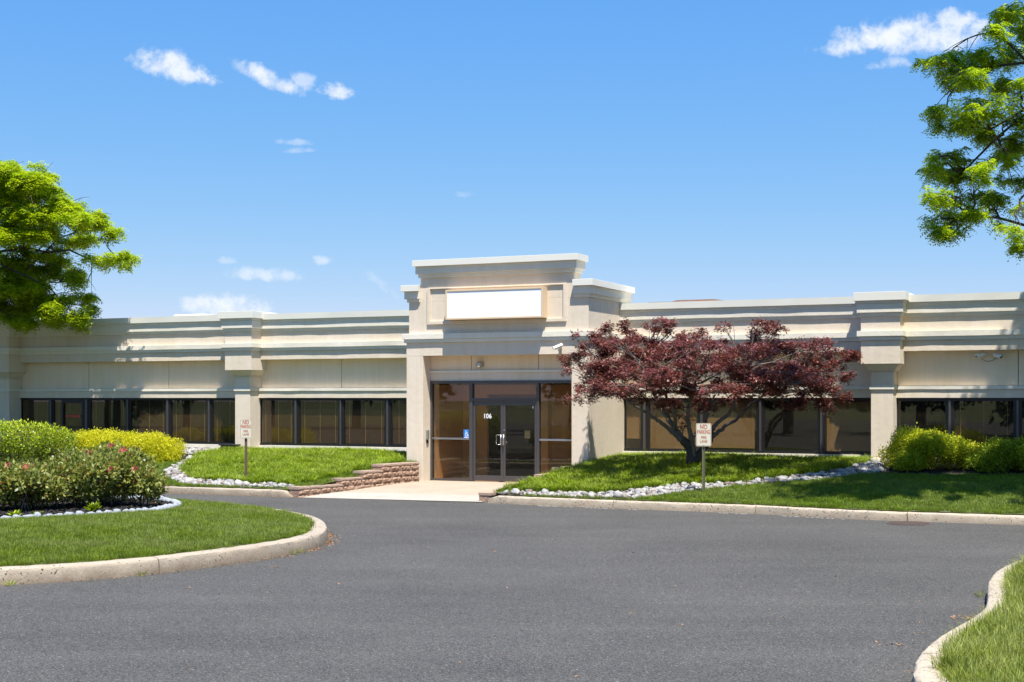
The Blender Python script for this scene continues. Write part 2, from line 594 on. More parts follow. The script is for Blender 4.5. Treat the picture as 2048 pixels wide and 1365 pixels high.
def fbox(name, mat, parent, x0, x1, d0, d1, z0, z1, bevel=0.0, **kw):
    return fb_(MB(), x0, x1, d0, d1, z0, z1).build(name, mat, parent, bevel, **kw)


def strip(name, mat, parent, x0, x1, prof, wob=0.004, seed=0):
    """extrude a closed (d, z) profile along the facade, with the slight wave of a trowelled edge"""
    n = max(2, int((x1 - x0) / 0.22))
    xs = np.linspace(x0, x1, n + 1)
    r = np.random.RandomState(seed + int(abs(x0) * 10))
    k = len(prof)
    V = []
    wd = np.zeros((k, n + 1))
    for j in range(k):
        a = r.randn(n + 1)
        a = np.convolve(a, [.25, .5, .25], 'same')
        wd[j] = a * wob
    for i, x in enumerate(xs):
        for j, (d, z) in enumerate(prof):
            front = d > 0.0
            V.append((x, -(d + (wd[j, i] if front else 0)), z + (wd[(j + 1) % k, i] * .7 if front else 0)))
    Fc = []
    for i in range(n):
        for j in range(k):
            a, b_ = i * k + j, i * k + (j + 1) % k
            Fc.append((a, a + k, b_ + k, b_))
    Fc.append(tuple(range(k)))
    Fc.append(tuple(n * k + j for j in range(k))[::-1])
    me = np_mesh(name, V, Fc)
    bm = bmesh.new()
    bm.from_mesh(me)
    bmesh.ops.recalc_face_normals(bm, faces=bm.faces)
    bm.to_mesh(me)
    bm.free()
    return obj(name, me, mat, parent)


def text_mesh(txt, size, depth=0.002, xscale=1.0, font_align='CENTER'):
    cu = bpy.data.curves.new('t', 'FONT')
    cu.body = txt
    cu.size = size
    cu.align_x = font_align
    cu.extrude = depth
    cu.resolution_u = 3
    cu.offset = size * .018
    o = bpy.data.objects.new('t', cu)
    COL.objects.link(o)
    bpy.context.view_layer.update()
    me = bpy.data.meshes.new_from_object(o.evaluated_get(bpy.context.evaluated_depsgraph_get()))
    bpy.data.objects.remove(o)
    me.transform(Matrix.Diagonal((xscale, 1, 1, 1)))
    me.materials.clear()
    return me


# ------------------------------------------------------------ point-in-polygon, ground sheets, scattering
def inside(poly, x, y):
    x = np.asarray(x)
    y = np.asarray(y)
    r = np.zeros(x.shape, bool)
    n = len(poly)
    for i in range(n):
        x1, y1 = poly[i]
        x2, y2 = poly[(i + 1) % n]
        c = ((y1 > y) != (y2 > y)) & (x < (x2 - x1) * (y - y1) / ((y2 - y1) if y2 != y1 else 1e-9) + x1)
        r ^= c
    return r


def sheet(name, poly, zfun, mat, spacing=0.4, lift=0.0, **kw):
    poly = [tuple(map(float, p)) for p in poly]
    a = np.array(poly)
    xs = np.arange(a[:, 0].min(), a[:, 0].max(), spacing)
    ys = np.arange(a[:, 1].min(), a[:, 1].max(), spacing)
    gx, gy = np.meshgrid(xs, ys)
    gx, gy = gx.ravel(), gy.ravel()
    m = inside(poly, gx, gy)
    pts = [Vector(p) for p in poly] + [Vector(p) for p in zip(gx[m].tolist(), gy[m].tolist())]
    n = len(poly)
    edges = [(i, (i + 1) % n) for i in range(n)]
    v, e, f, *_ = delaunay_2d_cdt(pts, edges, [list(range(n))], 1, 1e-5)
    va = np.array([(p.x, p.y) for p in v])
    z = zfun(va[:, 0], va[:, 1]) + lift
    V = np.column_stack([va, z])
    me = np_mesh(name, V, [tuple(t) for t in f], smooth=True)
    bm = bmesh.new()
    bm.from_mesh(me)
    bmesh.ops.recalc_face_normals(bm, faces=bm.faces)
    if bm.faces and sum(q.normal.z for q in bm.faces) < 0:
        bmesh.ops.reverse_faces(bm, faces=bm.faces)
    bm.to_mesh(me)
    bm.free()
    return obj(name, me, mat, **kw)


def sample(poly, dens, r=rng, near=None):
    a = np.array(poly)
    lo, hi = a.min(0), a.max(0)
    n = int((hi[0] - lo[0]) * (hi[1] - lo[1]) * dens)
    x = r.uniform(lo[0], hi[0], n)
    y = r.uniform(lo[1], hi[1], n)
    m = inside(poly, x, y)
    return x[m], y[m]


def in_frame(x, y, z=0.3, margin=60):
    px = 1024 + F * x / y
    return (px > -margin) & (px < 2048 + margin) & (y > 5)


GNCACHE = {}


def gn_tree(coll):
    t = bpy.data.node_groups.new('scatter', 'GeometryNodeTree')
    t.interface.new_socket('Geometry', in_out='INPUT', socket_type='NodeSocketGeometry')
    t.interface.new_socket('Geometry', in_out='OUTPUT', socket_type='NodeSocketGeometry')
    N, L = t.nodes.new, t.links.new
    gi, go = N('NodeGroupInput'), N('NodeGroupOutput')
    ci = N('GeometryNodeCollectionInfo')
    ci.inputs['Collection'].default_value = coll
    ci.inputs['Separate Children'].default_value = True
    ci.inputs['Reset Children'].default_value = True
    ip = N('GeometryNodeInstanceOnPoints')
    ip.inputs['Pick Instance'].default_value = True

    def attr(nm, typ):
        a = N('GeometryNodeInputNamedAttribute')
        a.data_type = typ
        a.inputs['Name'].default_value = nm
        return a.outputs['Attribute']
    L(gi.outputs[0], ip.inputs['Points'])
    L(ci.outputs[0], ip.inputs['Instance'])
    L(attr('pick', 'INT'), ip.inputs['Instance Index'])
    L(attr('rot', 'FLOAT_VECTOR'), ip.inputs['Rotation'])
    L(attr('scl', 'FLOAT_VECTOR'), ip.inputs['Scale'])
    L(ip.outputs[0], go.inputs[0])
    return t


def tuft_collection(name, meshes, mat):
    c = bpy.data.collections.new(name)
    for m in meshes:
        m.materials.append(mat)
        c.objects.link(bpy.data.objects.new(name, m))
    return c, len(meshes)


def scatter(name, x, y, z, coll, nvar, smin, smax, tilt=0.12, hs=1.0, parent=None, **kw):
    n = len(x)
    me = bpy.data.meshes.new(name)
    me.vertices.add(n)
    me.vertices.foreach_set('co', np.column_stack([x, y, z]).astype(np.float32).ravel())
    a = me.attributes.new('rot', 'FLOAT_VECTOR', 'POINT')
    rot = np.column_stack([rng.randn(n) * tilt, rng.randn(n) * tilt, rng.uniform(0, 6.283, n)])
    a.data.foreach_set('vector', rot.astype(np.float32).ravel())
    a = me.attributes.new('scl', 'FLOAT_VECTOR', 'POINT')
    sc = rng.uniform(smin, smax, n)
    h = sc * hs if np.isscalar(hs) else sc * np.asarray(hs)
    a.data.foreach_set('vector', np.column_stack([sc, sc, h]).astype(np.float32).ravel())
    a = me.attributes.new('pick', 'INT', 'POINT')
    a.data.foreach_set('value', rng.randint(0, nvar, n).astype(np.int32))
    me.update()
    o = bpy.data.objects.new(name, me)
    COL.objects.link(o)
    o.parent = parent
    if coll.name not in GNCACHE:
        GNCACHE[coll.name] = gn_tree(coll)
    md = o.modifiers.new('scatter', 'NODES')
    md.node_group = GNCACHE[coll.name]
    return tag(o, **kw)


def tuft(nb, rad, h0, h1, width, lean, seed, droop=0.0):
    """one tuft of grass blades: tapered bent blades"""
    r = np.random.RandomState(seed)
    V, Fq, A = [], [], []
    for i in range(nb):
        a = r.uniform(0, 6.283)
        q = rad * math.sqrt(r.uniform())
        bx, by = q * math.cos(a), q * math.sin(a)
        a2 = a + r.randn() * .9
        l = r.uniform(h0, h1)
        le = abs(r.randn()) * lean + droop * .5
        dx, dy = math.cos(a2), math.sin(a2)
        wx, wy = -dy * width / 2, dx * width / 2
        n = len(V)
        m1 = l * .5
        V += [(bx - wx, by - wy, -.01), (bx + wx, by + wy, -.01),
              (bx + dx * le * m1 * .5 - wx * .8, by + dy * le * m1 * .5 - wy * .8, m1),
              (bx + dx * le * m1 * .5 + wx * .8, by + dy * le * m1 * .5 + wy * .8, m1),
              (bx + dx * le * l, by + dy * le * l, l * (1 - droop * .25 - .12 * le))]
        Fq += [(n, n + 1, n + 3, n + 2), (n + 2, n + 3, n + 4)]
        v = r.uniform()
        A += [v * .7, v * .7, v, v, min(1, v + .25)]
    return np_mesh('tuft', V, Fq, A)


# ------------------------------------------------------------ foliage
def frames(n_vec):
    """two unit vectors perpendicular to each row"""
    a = np.where(np.abs(n_vec[:, 2:3]) < .9, np.array([[0, 0, 1.]]), np.array([[1., 0, 0]]))
    u = np.cross(n_vec, a)
    u /= np.linalg.norm(u, axis=1, keepdims=True) + 1e-9
    v = np.cross(n_vec, u)
    return u, v


def unit(a):
    return a / (np.linalg.norm(a, axis=1, keepdims=True) + 1e-9)


class Leaves:
    def __init__(s):
        s.V, s.A = [], []

    def add(s, base, axis, normal, length, width, val):
        """diamond leaf: base, side, tip, side"""
        n = len(base)
        axis = unit(axis)
        side = unit(np.cross(axis, normal))
        nn = np.cross(side, axis)
        L_ = np.broadcast_to(np.asarray(length), (n,))[:, None]
        W_ = np.broadcast_to(np.asarray(width), (n,))[:, None]
        q = np.stack([base, base + axis * L_ * .45 + side * W_ * .5 + nn * W_ * .12, base + axis * L_, base + axis * L_ * .45 - side * W_ * .5 + nn * W_ * .12], 1)
        s.V.append(q.reshape(-1, 3))
        s.A.append(np.repeat(np.clip(val, 0, 1), 4))

    def mesh(s, name):
        V = np.concatenate(s.V)
        A = np.concatenate(s.A)
        return np_mesh(name, V, np.arange(len(V)).reshape(-1, 4), A)


def in_pads(pads, n, r, shell=0.35):
    """random points inside ellipsoids [(centre, radii)], weighted by volume^(2/3)"""
    wts = np.array([max(1e-4, (a[1][0] * a[1][1] * a[1][2])) ** .7 * (a[2] if len(a) > 2 else 1) for a in pads])
    idx = r.choice(len(pads), n, p=wts / wts.sum())
    d = unit(r.randn(n, 3))
    q = r.uniform(0, 1, n) ** shell
    c = np.array([tuple(a[0]) for a in pads])[idx]
    rad = np.array([tuple(a[1]) for a in pads])[idx]
    return c + d * rad * q[:, None], d, idx, q


def clumps(n, k, pads, r, size, shell=.35):
    """k leaf positions in each of n small clumps inside the pads"""
    c, d, idx, q = in_pads(pads, n, r, shell)
    val = r.uniform(0, 1, n)
    c2 = np.repeat(c, k, 0) + r.randn(n * k, 3) * size
    return c2, np.repeat(d, k, 0), np.repeat(val, k), np.repeat(idx, k)


def bez(a, b, lift, n=7, wob=0.0, r=None):
    a, b = Vector(a), Vector(b)
    m = (a + b) / 2 + Vector((0, 0, lift))
    out = []
    for i in range(n):
        t = i / (n - 1)
        p = a * (1 - t) ** 2 + m * 2 * t * (1 - t) + b * t * t
        if r is not None and 0 < i < n - 1:
            p = p + Vector(r.randn(3) * wob)
        out.append(p)
    return out


# ============================================================ GROUND AND ROAD
def flat(z):
    return lambda x, y: np.zeros_like(x) + z


gm = MB()
gm.v = [(-900, -900, -.12), (900, -900, -.12), (900, 900, -.12), (-900, 900, -.12)]
gm.f = [(0, 1, 2, 3)]
gm.build('ground', M_THATCH, kind='structure')
rm = MB()
rm.v = [(-70, -60, 0), (70, -60, 0), (70, 75, 0), (-70, 75, 0)]
rm.f = [(0, 1, 2, 3)]
rm.build('road', M_ASPH, kind='structure')


# ------------------------------------------------------------ kerbs
def smooth_path(pts, it=3):
    p = [np.array(q, float) for q in pts]
    for _ in range(it):
        o = [p[0]]
        for a, b in zip(p[:-1], p[1:]):
            o += [a * .75 + b * .25, a * .25 + b * .75]
        o.append(p[-1])
        p = o
    return np.array(p)


def resample(path, step):
    seg = np.linalg.norm(np.diff(path, axis=0), axis=1)
    cum = np.concatenate([[0], np.cumsum(seg)])
    n = max(2, int(round(cum[-1] / step)) + 1)
    t = np.linspace(0, cum[-1], n)
    return np.column_stack([np.interp(t, cum, path[:, 0]), np.interp(t, cum, path[:, 1])])


def normals(path):
    t = np.gradient(path, axis=0)
    t /= np.linalg.norm(t, axis=1, keepdims=True)
    return np.column_stack([-t[:, 1], t[:, 0]])      # to the left of travel


def kerb(name, pts, h, w, mat, side=1, sect=3.0, smooth=3, taper=None, **kw):
    """sections of cast kerb along the outer bottom edge pts; the inner side lies to the left (side=1)"""
    root = empty(name, kind='structure', **kw)
    path = resample(smooth_path(pts, smooth), 0.12)
    nrm = normals(path) * side
    per = max(2, int(sect / 0.12))
    prof = [(-0.004, -.05), (0.0, 0.0), (.012, h - .05), (.022, h - .018), (.045, h - .003), (w * .5, h + .004), (w - .02, h - .001), (w, h - .012), (w, -.05)]
    r = np.random.RandomState(int(h * 1000))
    i = 0
    k = len(prof)
    N_ = len(path)
    inner = path + nrm * w
    while i < N_ - 1:
        j = min(N_ - 1, i + per)
        if N_ - 1 - j < per // 3:
            j = N_ - 1
        V = []
        for a in range(i, j + 1):
            q = path[a].copy()
            if a == i:
                q = q + (path[a + 1] - path[a]) * .06
            if a == j and j < N_ - 1:
                q = q - (path[a] - path[a - 1]) * .06
            f = 1.0
            if taper:
                f = min(1.0, .08 + abs((N_ - 1 if taper > 0 else 0) - a) * .12 / .3) if taper > 0 else min(1.0, .6 + a * .2)
            for m, (o_, z) in enumerate(prof):
                jo = r.randn() * .003 if 0 < m < k - 1 else 0
                jz = r.randn() * .0025 if 1 < m < k - 2 else 0
                p = q + nrm[a] * (o_ + jo)
                V.append((p[0], p[1], (z * f if z > 0 else z) + jz))
        Fc = []
        for a in range(j - i):
            for m in range(k):
                b0, b1 = a * k + m, a * k + (m + 1) % k
                Fc.append((b0, b0 + k, b1 + k, b1))
        Fc.append(tuple(range(k)))
        Fc.append(tuple((j - i) * k + m for m in range(k))[::-1])
        me = np_mesh('kerb_section', V, Fc)
        bm = bmesh.new()
        bm.from_mesh(me)
        bmesh.ops.recalc_face_normals(bm, faces=bm.faces)
        for e in bm.edges:
            e.smooth = e.calc_face_angle(0) < .6
        for fc in bm.faces:
            fc.smooth = True
        bm.to_mesh(me)
        bm.free()
        obj('kerb_section', me, mat, root)
        i = j
    return path, inner


def fpt(s, d):
    return XY(s, d)


KH = 0.16
# kerb left of the walkway: runs along the facade, ends at the retaining wall
left_pts = [fpt(-60, 7.25), fpt(-30, 7.25), fpt(-12, 7.25), fpt(-6, 7.25), fpt(-2.2, 7.2)]
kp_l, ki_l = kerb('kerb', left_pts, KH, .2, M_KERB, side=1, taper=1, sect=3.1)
rp = [G(975, 1006.5), G(1075, 1011.5), G(1200, 1016.5), G(1300, 1020.5), G(1400, 1024), G(1505, 1028), G(1610, 1034), G(1736, 1040.5), G(1840, 1044), G(1919, 1046.5), G(2048, 1050.5)]
rp += [fpt(18, 7.8), fpt(30, 7.9), fpt(60, 7.9)]
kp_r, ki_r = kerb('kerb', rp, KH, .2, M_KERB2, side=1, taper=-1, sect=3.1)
isl = [G(-900, 1205), G(-400, 1190), G(-200, 1182), G(0, 1172), G(150, 1163), G(300, 1150), G(450, 1131), G(560, 1114.5), G(620, 1102), G(652, 1090), G(658, 1073),
       (-3.35, 24.7), (-4.1, 26.1), (-5.2, 27.5), (-6.8, 28.9), (-8.9, 30.1), (-11.5, 31.3), (-18, 34.0), (-30, 39.5)]
IH = 0.2
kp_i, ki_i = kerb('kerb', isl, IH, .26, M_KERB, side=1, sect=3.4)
CH = 0.18
cor = [(6.5, 3.0), (4.2, 4.6), (3.2, 6.2), (2.88, 8.2)] + [G(px, py, CH) for px, py in ((1822, 1365), (1823, 1327), (1835, 1303), (1866, 1275), (1911, 1249.6), (1954, 1226), (1970, 1208), (1973, 1187), (1972, 1163), (1984, 1144.6), (2012, 1127), (2050, 1116))] + [(8.2, 19.4), (12, 20.4), (30, 21.5)]
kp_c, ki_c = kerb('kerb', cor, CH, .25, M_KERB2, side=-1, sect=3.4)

# walkway outline (world)
WL0 = np.array(G(596, 995.5))       # kerb end of the retaining wall
WL1 = np.array(fpt(s_of(841, 2.55) - .02, 2.58))
WR0 = np.array(G(963, 1005.5))
RS = s_of(1143, 2.55)
WR1 = np.array(fpt(RS + .1, 2.6))


def walk_z(x, y):
    s, d = SD(x, y)
    return .005 + .142 * np.clip((7.1 - d) / 3.6, 0, 1)


door_l, door_r = np.array(fpt(-1.2, 1.9)), np.array(fpt(RS + .1, 1.9))
WR0b = np.array(G(1015, 966, .13))
walk = [WL0, WR0, WR1, door_r, door_l, WL1]
mid = .30
a0, a1 = WL0 * .72 + WL1 * .28, WR0 * .72 + WR1 * .28
sheet('walkway', [a0, a1, WR1, door_r, door_l, WL1], walk_z, M_WALK, .35, kind='structure')
sheet('walkway', [WL0 + N2 * .02, WR0 + N2 * .02, a1, a0], walk_z, M_APRON, .3, kind='structure')

# planted slopes
lawn_l = [tuple(p) for p in ki_l[::6]] + [tuple(ki_l[-1]), tuple(WL0 + np.array((-.02, .05))), tuple(WL1 + np.array((-.1, 0))), fpt(-1.6, -.3), fpt(-60, -.3)]
sheet('lawn', lawn_l, terr, M_THATCH, .45, kind='structure')
lawn_r = [tuple(WR1 + np.array((.25, 0))), tuple(WR0 + np.array((.30, .25)))] + [tuple(p) for p in ki_r[2::6]] + [fpt(60, 7.6), fpt(60, -.3), fpt(3.0, -.3)]
sheet('lawn', lawn_r, terr, M_THATCH, .45, kind='structure')
ki_i_ = [tuple(p) for p in ki_i[::5]]


def isl_z(x, y):
    a = np.array([np.min(np.hypot(ki_i[::4, 0] - p, ki_i[::4, 1] - q)) for p, q in zip(np.atleast_1d(x), np.atleast_1d(y))])
    return .175 + .14 * np.clip(a / 3.0, 0, 1) ** .8


island = ki_i_ + [tuple(ki_i[-1])]
sheet('lawn', island, isl_z, M_THATCH, .5, kind='structure')


def cor_z(x, y):
    a = np.array([np.min(np.hypot(ki_c[::3, 0] - p, ki_c[::3, 1] - q)) for p, q in zip(np.atleast_1d(x), np.atleast_1d(y))])
    return .155 + .1 * np.clip(a / 2.0, 0, 1)


corner = [tuple(p) for p in ki_c[::4]] + [(30, 3.0)]
sheet('lawn', corner, cor_z, M_THATCH, .5, kind='structure')

# ============================================================ BUILDING
B = empty('office_building', (0, Y0, 0), -PHI, label='long low cream stucco office building with a taller entrance bay and ribbon windows', cat='office building')
DT = 2.55                           # how far the entrance bay stands out
CX = [-26.23, -17.23, -8.23, 9.765, 18.765, 27.765]


def col_profile(x0, x1, seed):
    """moulded parapet between x0 and x1"""
    strip('coping', M_CAP, B, x0, x1, [(-.3, 4.495), (.41, 4.495), (.415, 4.66), (-.3, 4.67)], .0015, seed)
    strip('cornice', M_TRIM, B, x0, x1, [(-.2, 4.16), (.31, 4.16), (.312, 4.238), (.35, 4.242), (.352, 4.43), (.372, 4.44), (.372, 4.493), (-.2, 4.493)], .004, seed + 1)
    strip('frieze', M_WALL, B, x0, x1, [(-.2, 3.82), (.28, 3.82), (.28, 4.158), (-.2, 4.158)], .003, seed + 2)
    strip('belt_course', M_TRIM, B, x0, x1, [(-.2, 3.607), (.34, 3.607), (.342, 3.688), (.375, 3.692), (.375, 3.818), (-.2, 3.818)], .004, seed + 3)
    strip('fascia', M_WALL, B, x0, x1, [(-.2, 3.36), (.30, 3.36), (.30, 3.605), (-.2, 3.605)], .003, seed + 4)
    strip('ledge', M_TRIM, B, x0, x1, [(-.1, 2.46), (.15, 2.46), (.15, 2.538), (-.1, 2.538)], .0025, seed + 5)
    strip('lintel', M_WALL, B, x0, x1, [(-.1, 2.262), (.12, 2.262), (.12, 2.458), (-.1, 2.458)], .0025, seed + 6)
    strip('sill', M_TRIM, B, x0, x1, [(-.1, .80), (.12, .80), (.12, .895), (-.1, .905)], .002, seed + 7)
    fbox('base_wall', M_WALL, B, x0, x1, -.1, .06, -.3, .798)


def panels(x0, x1, joints):
    xs = [x0] + [j for j in joints if x0 + .4 < j < x1 - .4] + [x1]
    for a, b in zip(xs[:-1], xs[1:]):
        fbox('wall_panel', M_WALL2, B, a + .008, b - .008, -.2, 0.0, 2.54, 3.36, .004)
    fbox('wall_backing', M_DARK, B, x0, x1, -.25, -.205, 2.54, 3.36)


TL, TR = s_of(818, DT), s_of(1177, DT)          # entrance bay upper corners
TLb = s_of(813, DT)                              # pier outer face
OL, OR = s_of(846, DT), s_of(1143, DT)           # opening
hw = .45
bays = [(CX[0] + hw, CX[1] - hw), (CX[1] + hw, CX[2] - hw), (CX[2] + hw, TL - .002), (TR + .002, CX[3] - hw), (CX[3] + hw, CX[4] - hw), (CX[4] + hw, CX[5] - hw)]
S = lambda px: s_of(px, .06)
mull_px = {1: [(98, 105.5), (167, 179), (252, 259), (331, 339.5), (414, 422)], 2: [(587, 596), (677.7, 685), (770.5, 779.5)],
           3: [(1283, 1295), (1397, 1409), (1515, 1526), (1637, 1648)], 4: [(1893.6, 1905), (2029.5, 2041)]}
joint = {1: [S(175), S(335)], 2: [S(681)], 3: [5.9, 8.2], 4: [S(2036), 15.4]}
BLINDS = {1: 'dddddd', 2: 'dddd', 3: 'tttnt', 4: 'ndddddd'}

glass_n = 0
for bi, (x0, x1) in enumerate(bays):
    col_profile(x0, x1, bi * 20)
    c0 = x0 - hw + .255 if bi not in (3,) else TR        # shaft faces
    c1 = x1 + hw - .255 if bi not in (2,) else TL
    panels(c0, c1, joint.get(bi, [(x0 + x1) / 2]))
    # ledge and sill fill out to the narrower shaft
    for a, b in ((c0, x0), (x1, c1)):
        if b - a > .05:
            fbox('ledge_end', M_TRIM, B, a, b, -.1, .15, 2.46, 2.538)
            fbox('lintel_end', M_WALL, B, a, b, -.1, .12, 2.262, 2.458)
            fbox('sill_end', M_TRIM, B, a, b, -.1, .12, .80, .895)
            fbox('base_end', M_WALL, B, a, b, -.1, .06, -.3, .798)
    if bi in mull_px:
        m = [(S(a), S(b)) for a, b in mull_px[bi]]
        if bi == 4:
            m += [(m[-1][0] + 1.5 * k, m[-1][1] + 1.5 * k) for k in (1, 2, 3)]
            m = [q for q in m if q[1] < c1 - .3]
    else:
        m = [(c0 + 1.5 * k - .05, c0 + 1.5 * k + .05) for k in range(1, 6) if c0 + 1.5 * k < c1 - .3]
    edges = [c0] + [v for q in m for v in q] + [c1]
    fbox('window_head', M_BRONZE, B, c0 + .003, c1 - .003, -.08, .07, 2.215, 2.260)
    for a, b in m:
        # a mullion: two posts and the raised web between them
        mo = fb_(MB(), a, b, -.05, .05, .947, 2.213).build('mullion', M_BRONZE, B, .003)
        fbox('mullion_cap', M_ALU, mo, a + (b - a) * .3, b - (b - a) * .3, .052, .085, .95, 2.21, .004)
    fbox('window_track', M_BRONZE, B, c0 + .003, c1 - .003, -.08, .07, .907, .945)
    bl = BLINDS.get(bi, 'ttttttttt')
    for wi in range(len(edges) // 2):
        a, b = edges[2 * wi] + .004, edges[2 * wi + 1] - .004
        fr = MB()
        z0, z1, q = .947, 2.213, .028
        fb_(fr, a, a + q, -.02, .035, z0, z1)
        fb_(fr, b - q, b, -.02, .035, z0, z1)
        fb_(fr, a + q, b - q, -.02, .035, z0, z0 + q)
        fb_(fr, a + q, b - q, -.02, .035, z1 - q, z1)
        wn = fr.build('window', M_BRONZE, B)
        fbox('pane', M_GLASS, wn, a + q + .001, b - q - .001, .004, .010, z0 + q + .001, z1 - q - .001)
        ty = bl[wi] if wi < len(bl) else 'd'
        r = np.random.RandomState(bi * 10 + wi)
        if ty != 'n':
            sl = MB()
            low = z0 + q + .01
            if bi == 3 and wi == 0:
                low = 1.22
            if bi == 3 and wi == 2:
                low = 1.02
            hi = z1 - q
            zz = hi - .02
            skew = r.uniform(-.004, .004)
            tilt = .010 if ty == 't' else .0065
            while zz > low:
                n = len(sl.v)
                dd = -.055
                e = skew * (hi - zz)
                sl.v += [(a + q + .01, -(dd + .010), zz - tilt + e), (b - q - .01, -(dd + .010), zz - tilt - e), (b - q - .01, -(dd - .010), zz + tilt * .6 - e), (a + q + .01, -(dd - .010), zz + tilt * .6 + e)]
                sl.f.append((n, n + 1, n + 2, n + 3))
                zz -= .019 if ty == 't' else .0225
            bo = sl.build('blind', M_BLIND if ty == 't' else M_BLIND_D, wn)
            for fx in (.12, .5, .88):
                x = a + (b - a) * fx
                MB().box(x - .004, x + .004, .038, .042, low, hi).build('blind_cord', M_BLIND, wn)
        glass_n += 1
# the door leaf with a red strip in the left ribbon window
dl, dr = S(124), S(166)
df = MB()
for a, b in ((dl - .02, dl + .05), (dr - .05, dr + .02)):
    fb_(df, a, b, .036, .06, .95, 2.2)
fb_(df, dl + .05, dr - .05, .036, .06, 2.10, 2.2)
wd = df.build('window_door', M_BRONZE, B)
fbox('red_strip', M_ORANGE, wd, dl + .14, dr - .12, .037, .042, 1.665, 1.735)

# pilasters
for ci, cx in enumerate(CX):
    sh = MB()
    sh.box(cx - .255, cx + .255, -.55, .3, .83, 2.88)
    pil = sh.build('pilaster', M_WALL, B, .006)
    fbox('ledge', M_TRIM, pil, cx - .285, cx + .285, -.1, .585, 2.457, 2.541, .004)
    fbox('base', M_TRIM, pil, cx - .30, cx + .30, -.3, .60, .25, .832, .006)
    cpt = MB()
    cpt.box(cx - .285, cx + .285, -.585, .3, 2.881, 2.905)
    cpt.wedge((cx - .30, cx + .30, -.60, .3), (cx - .40, cx + .40, -.72, .3), 2.905, 3.048)
    cpt.build('capital', M_WALL, pil, .004)
    fbox('block', M_WALL, pil, cx - .45, cx + .45, -.3, .77, 3.05, 3.602, .006)
    bc = MB()
    bc.box(cx - .49, cx + .49, -.81, .3, 3.604, 3.691)
    bc.box(cx - .53, cx + .53, -.85, .3, 3.693, 3.821)
    bc.build('belt_course', M_TRIM, pil, .005)
    fbox('neck', M_WALL, pil, cx - .45, cx + .45, -.3, .77, 3.823, 4.160, .004)
    co = MB()
    co.box(cx - .49, cx + .49, -.81, .3, 4.162, 4.243)
    co.box(cx - .53, cx + .53, -.85, .3, 4.245, 4.46)
    co.box(cx - .55, cx + .55, -.87, .3, 4.462, 4.52)
    co.build('cornice', M_TRIM, pil, .005)
    fbox('coping', M_CAP, pil, cx - .60, cx + .60, -.32, .92, 4.522, 4.72, .004)

# roof, interior
fbox('roof', M_ROOF, B, -40, 40, -30, -.3, 4.1, 4.3)
im = MB()
im.box(-40, 40, .35, 29.9, .03, .12)
im.box(-40, 40, 6.0, 6.15, .12, 3.0)
im.box(-40, 40, .32, 29.9, 2.9, 3.0)
im.build('interior_shell', M_DARK, B)
fbox('end_wall', M_WALL, B, -40.2, -30.68, -30, -.1, 0, 4.3)

# ---------------- entrance bay
def zt(py, px=841, d=DT):
    s = s_of(px, d)
    return H + (HZ - py) * (Y0 - s * sn - d * cc) / F


ent = MB()
e_piers = B
z_op = 3.325
fbox('pier', M_WALL, B, TLb, OL, -.3, DT, -.2, z_op, .008)
fbox('pier', M_WALL, B, OR, TR, -.3, DT, -.2, z_op, .008)
fbox('side_wall', M_WALL, B, TLb, TLb + .25, -.3, DT - .5, z_op, 3.657)
strip('fascia', M_WALL, B, TLb, TR, [(2.0, z_op + .001), (DT, z_op + .001), (DT, 3.657), (2.0, 3.657)], .003, 300)
fbox('side_fascia', M_WALL, B, TR - .3, TR, -.3, 1.998, z_op + .001, 3.657, .004)


def wrap(name, mat, x0, x1, d1, o, z0, z1, bev=.005):
    return fbox(name, mat, B, x0 - o, x1 + o, -.3, d1 + o, z0, z1, bev)


def ring(name, mat, x0, x1, d1, o, z0, z1, parent=None):
    """moulding round three sides with a gently uneven edge"""
    fbox(name, mat, parent or B, x0 - o, x1 + o, -.35, d1 + o, z0, z1, .006)


ring('belt_course', M_TRIM, TLb, TR, DT, .05, 3.66, 3.742)
ring('belt_course', M_TRIM, TLb, TR, DT, .08, 3.744, 3.882)
ML, MR = s_of(841, DT), s_of(1149, DT)
ring('upper_wall', M_WALL, TL, TR, DT, 0, 3.884, 4.685)
for (a, b) in ((TL, ML - .0), (MR, TR)):
    lft = a == TL
    xa, xb = (a, b - .002) if lft else (a + .002, b)
    def sh(o, z0, z1, name, mat):
        fbox(name, mat, B, xa - (o if lft else 0), xb + (0 if lft else o), -.35, DT + o, z0, z1, .005)
    sh(.04, 4.687, 4.766, 'shoulder_moulding', M_TRIM)
    sh(.09, 4.768, 4.957, 'shoulder_moulding', M_TRIM)
    sh(.16, 4.959, 5.115, 'shoulder_coping', M_CAP)
fbox('parapet_wall', M_WALL, B, ML, MR, DT - .42, DT - .001, 4.686, 5.296, .005)
pw = MB()
fbox('cornice', M_TRIM, B, ML - .04, MR + .04, DT - .46, DT + .05, 5.298, 5.385, .005)
fbox('cornice', M_TRIM, B, ML - .09, MR + .09, DT - .50, DT + .11, 5.387, 5.578, .005)
fbox('parapet_coping', M_CAP, B, ML - .15, MR + .15, DT - .54, DT + .18, 5.58, 5.735, .004)

# raised frame and sunk panel round the sign
fa, fb2 = s_of(855.5, DT), s_of(1133.5, DT)
ga, gb = s_of(861.5, DT), s_of(1127.5, DT)
zf0, zf1 = zt(650.3), zt(577.5)
sp = MB()
gz0, gz1 = zt(643.5), zt(580)
fr = MB()
fb_(fr, fa, ga, DT, DT + .045, zf0, zf1)
fb_(fr, gb, fb2, DT, DT + .045, zf0, zf1)
fb_(fr, ga, gb, DT, DT + .045, zf0, gz0)
fb_(fr, ga, gb, DT, DT + .045, gz1, zf1)
fr.build('panel_moulding', M_WALL, B, .006)

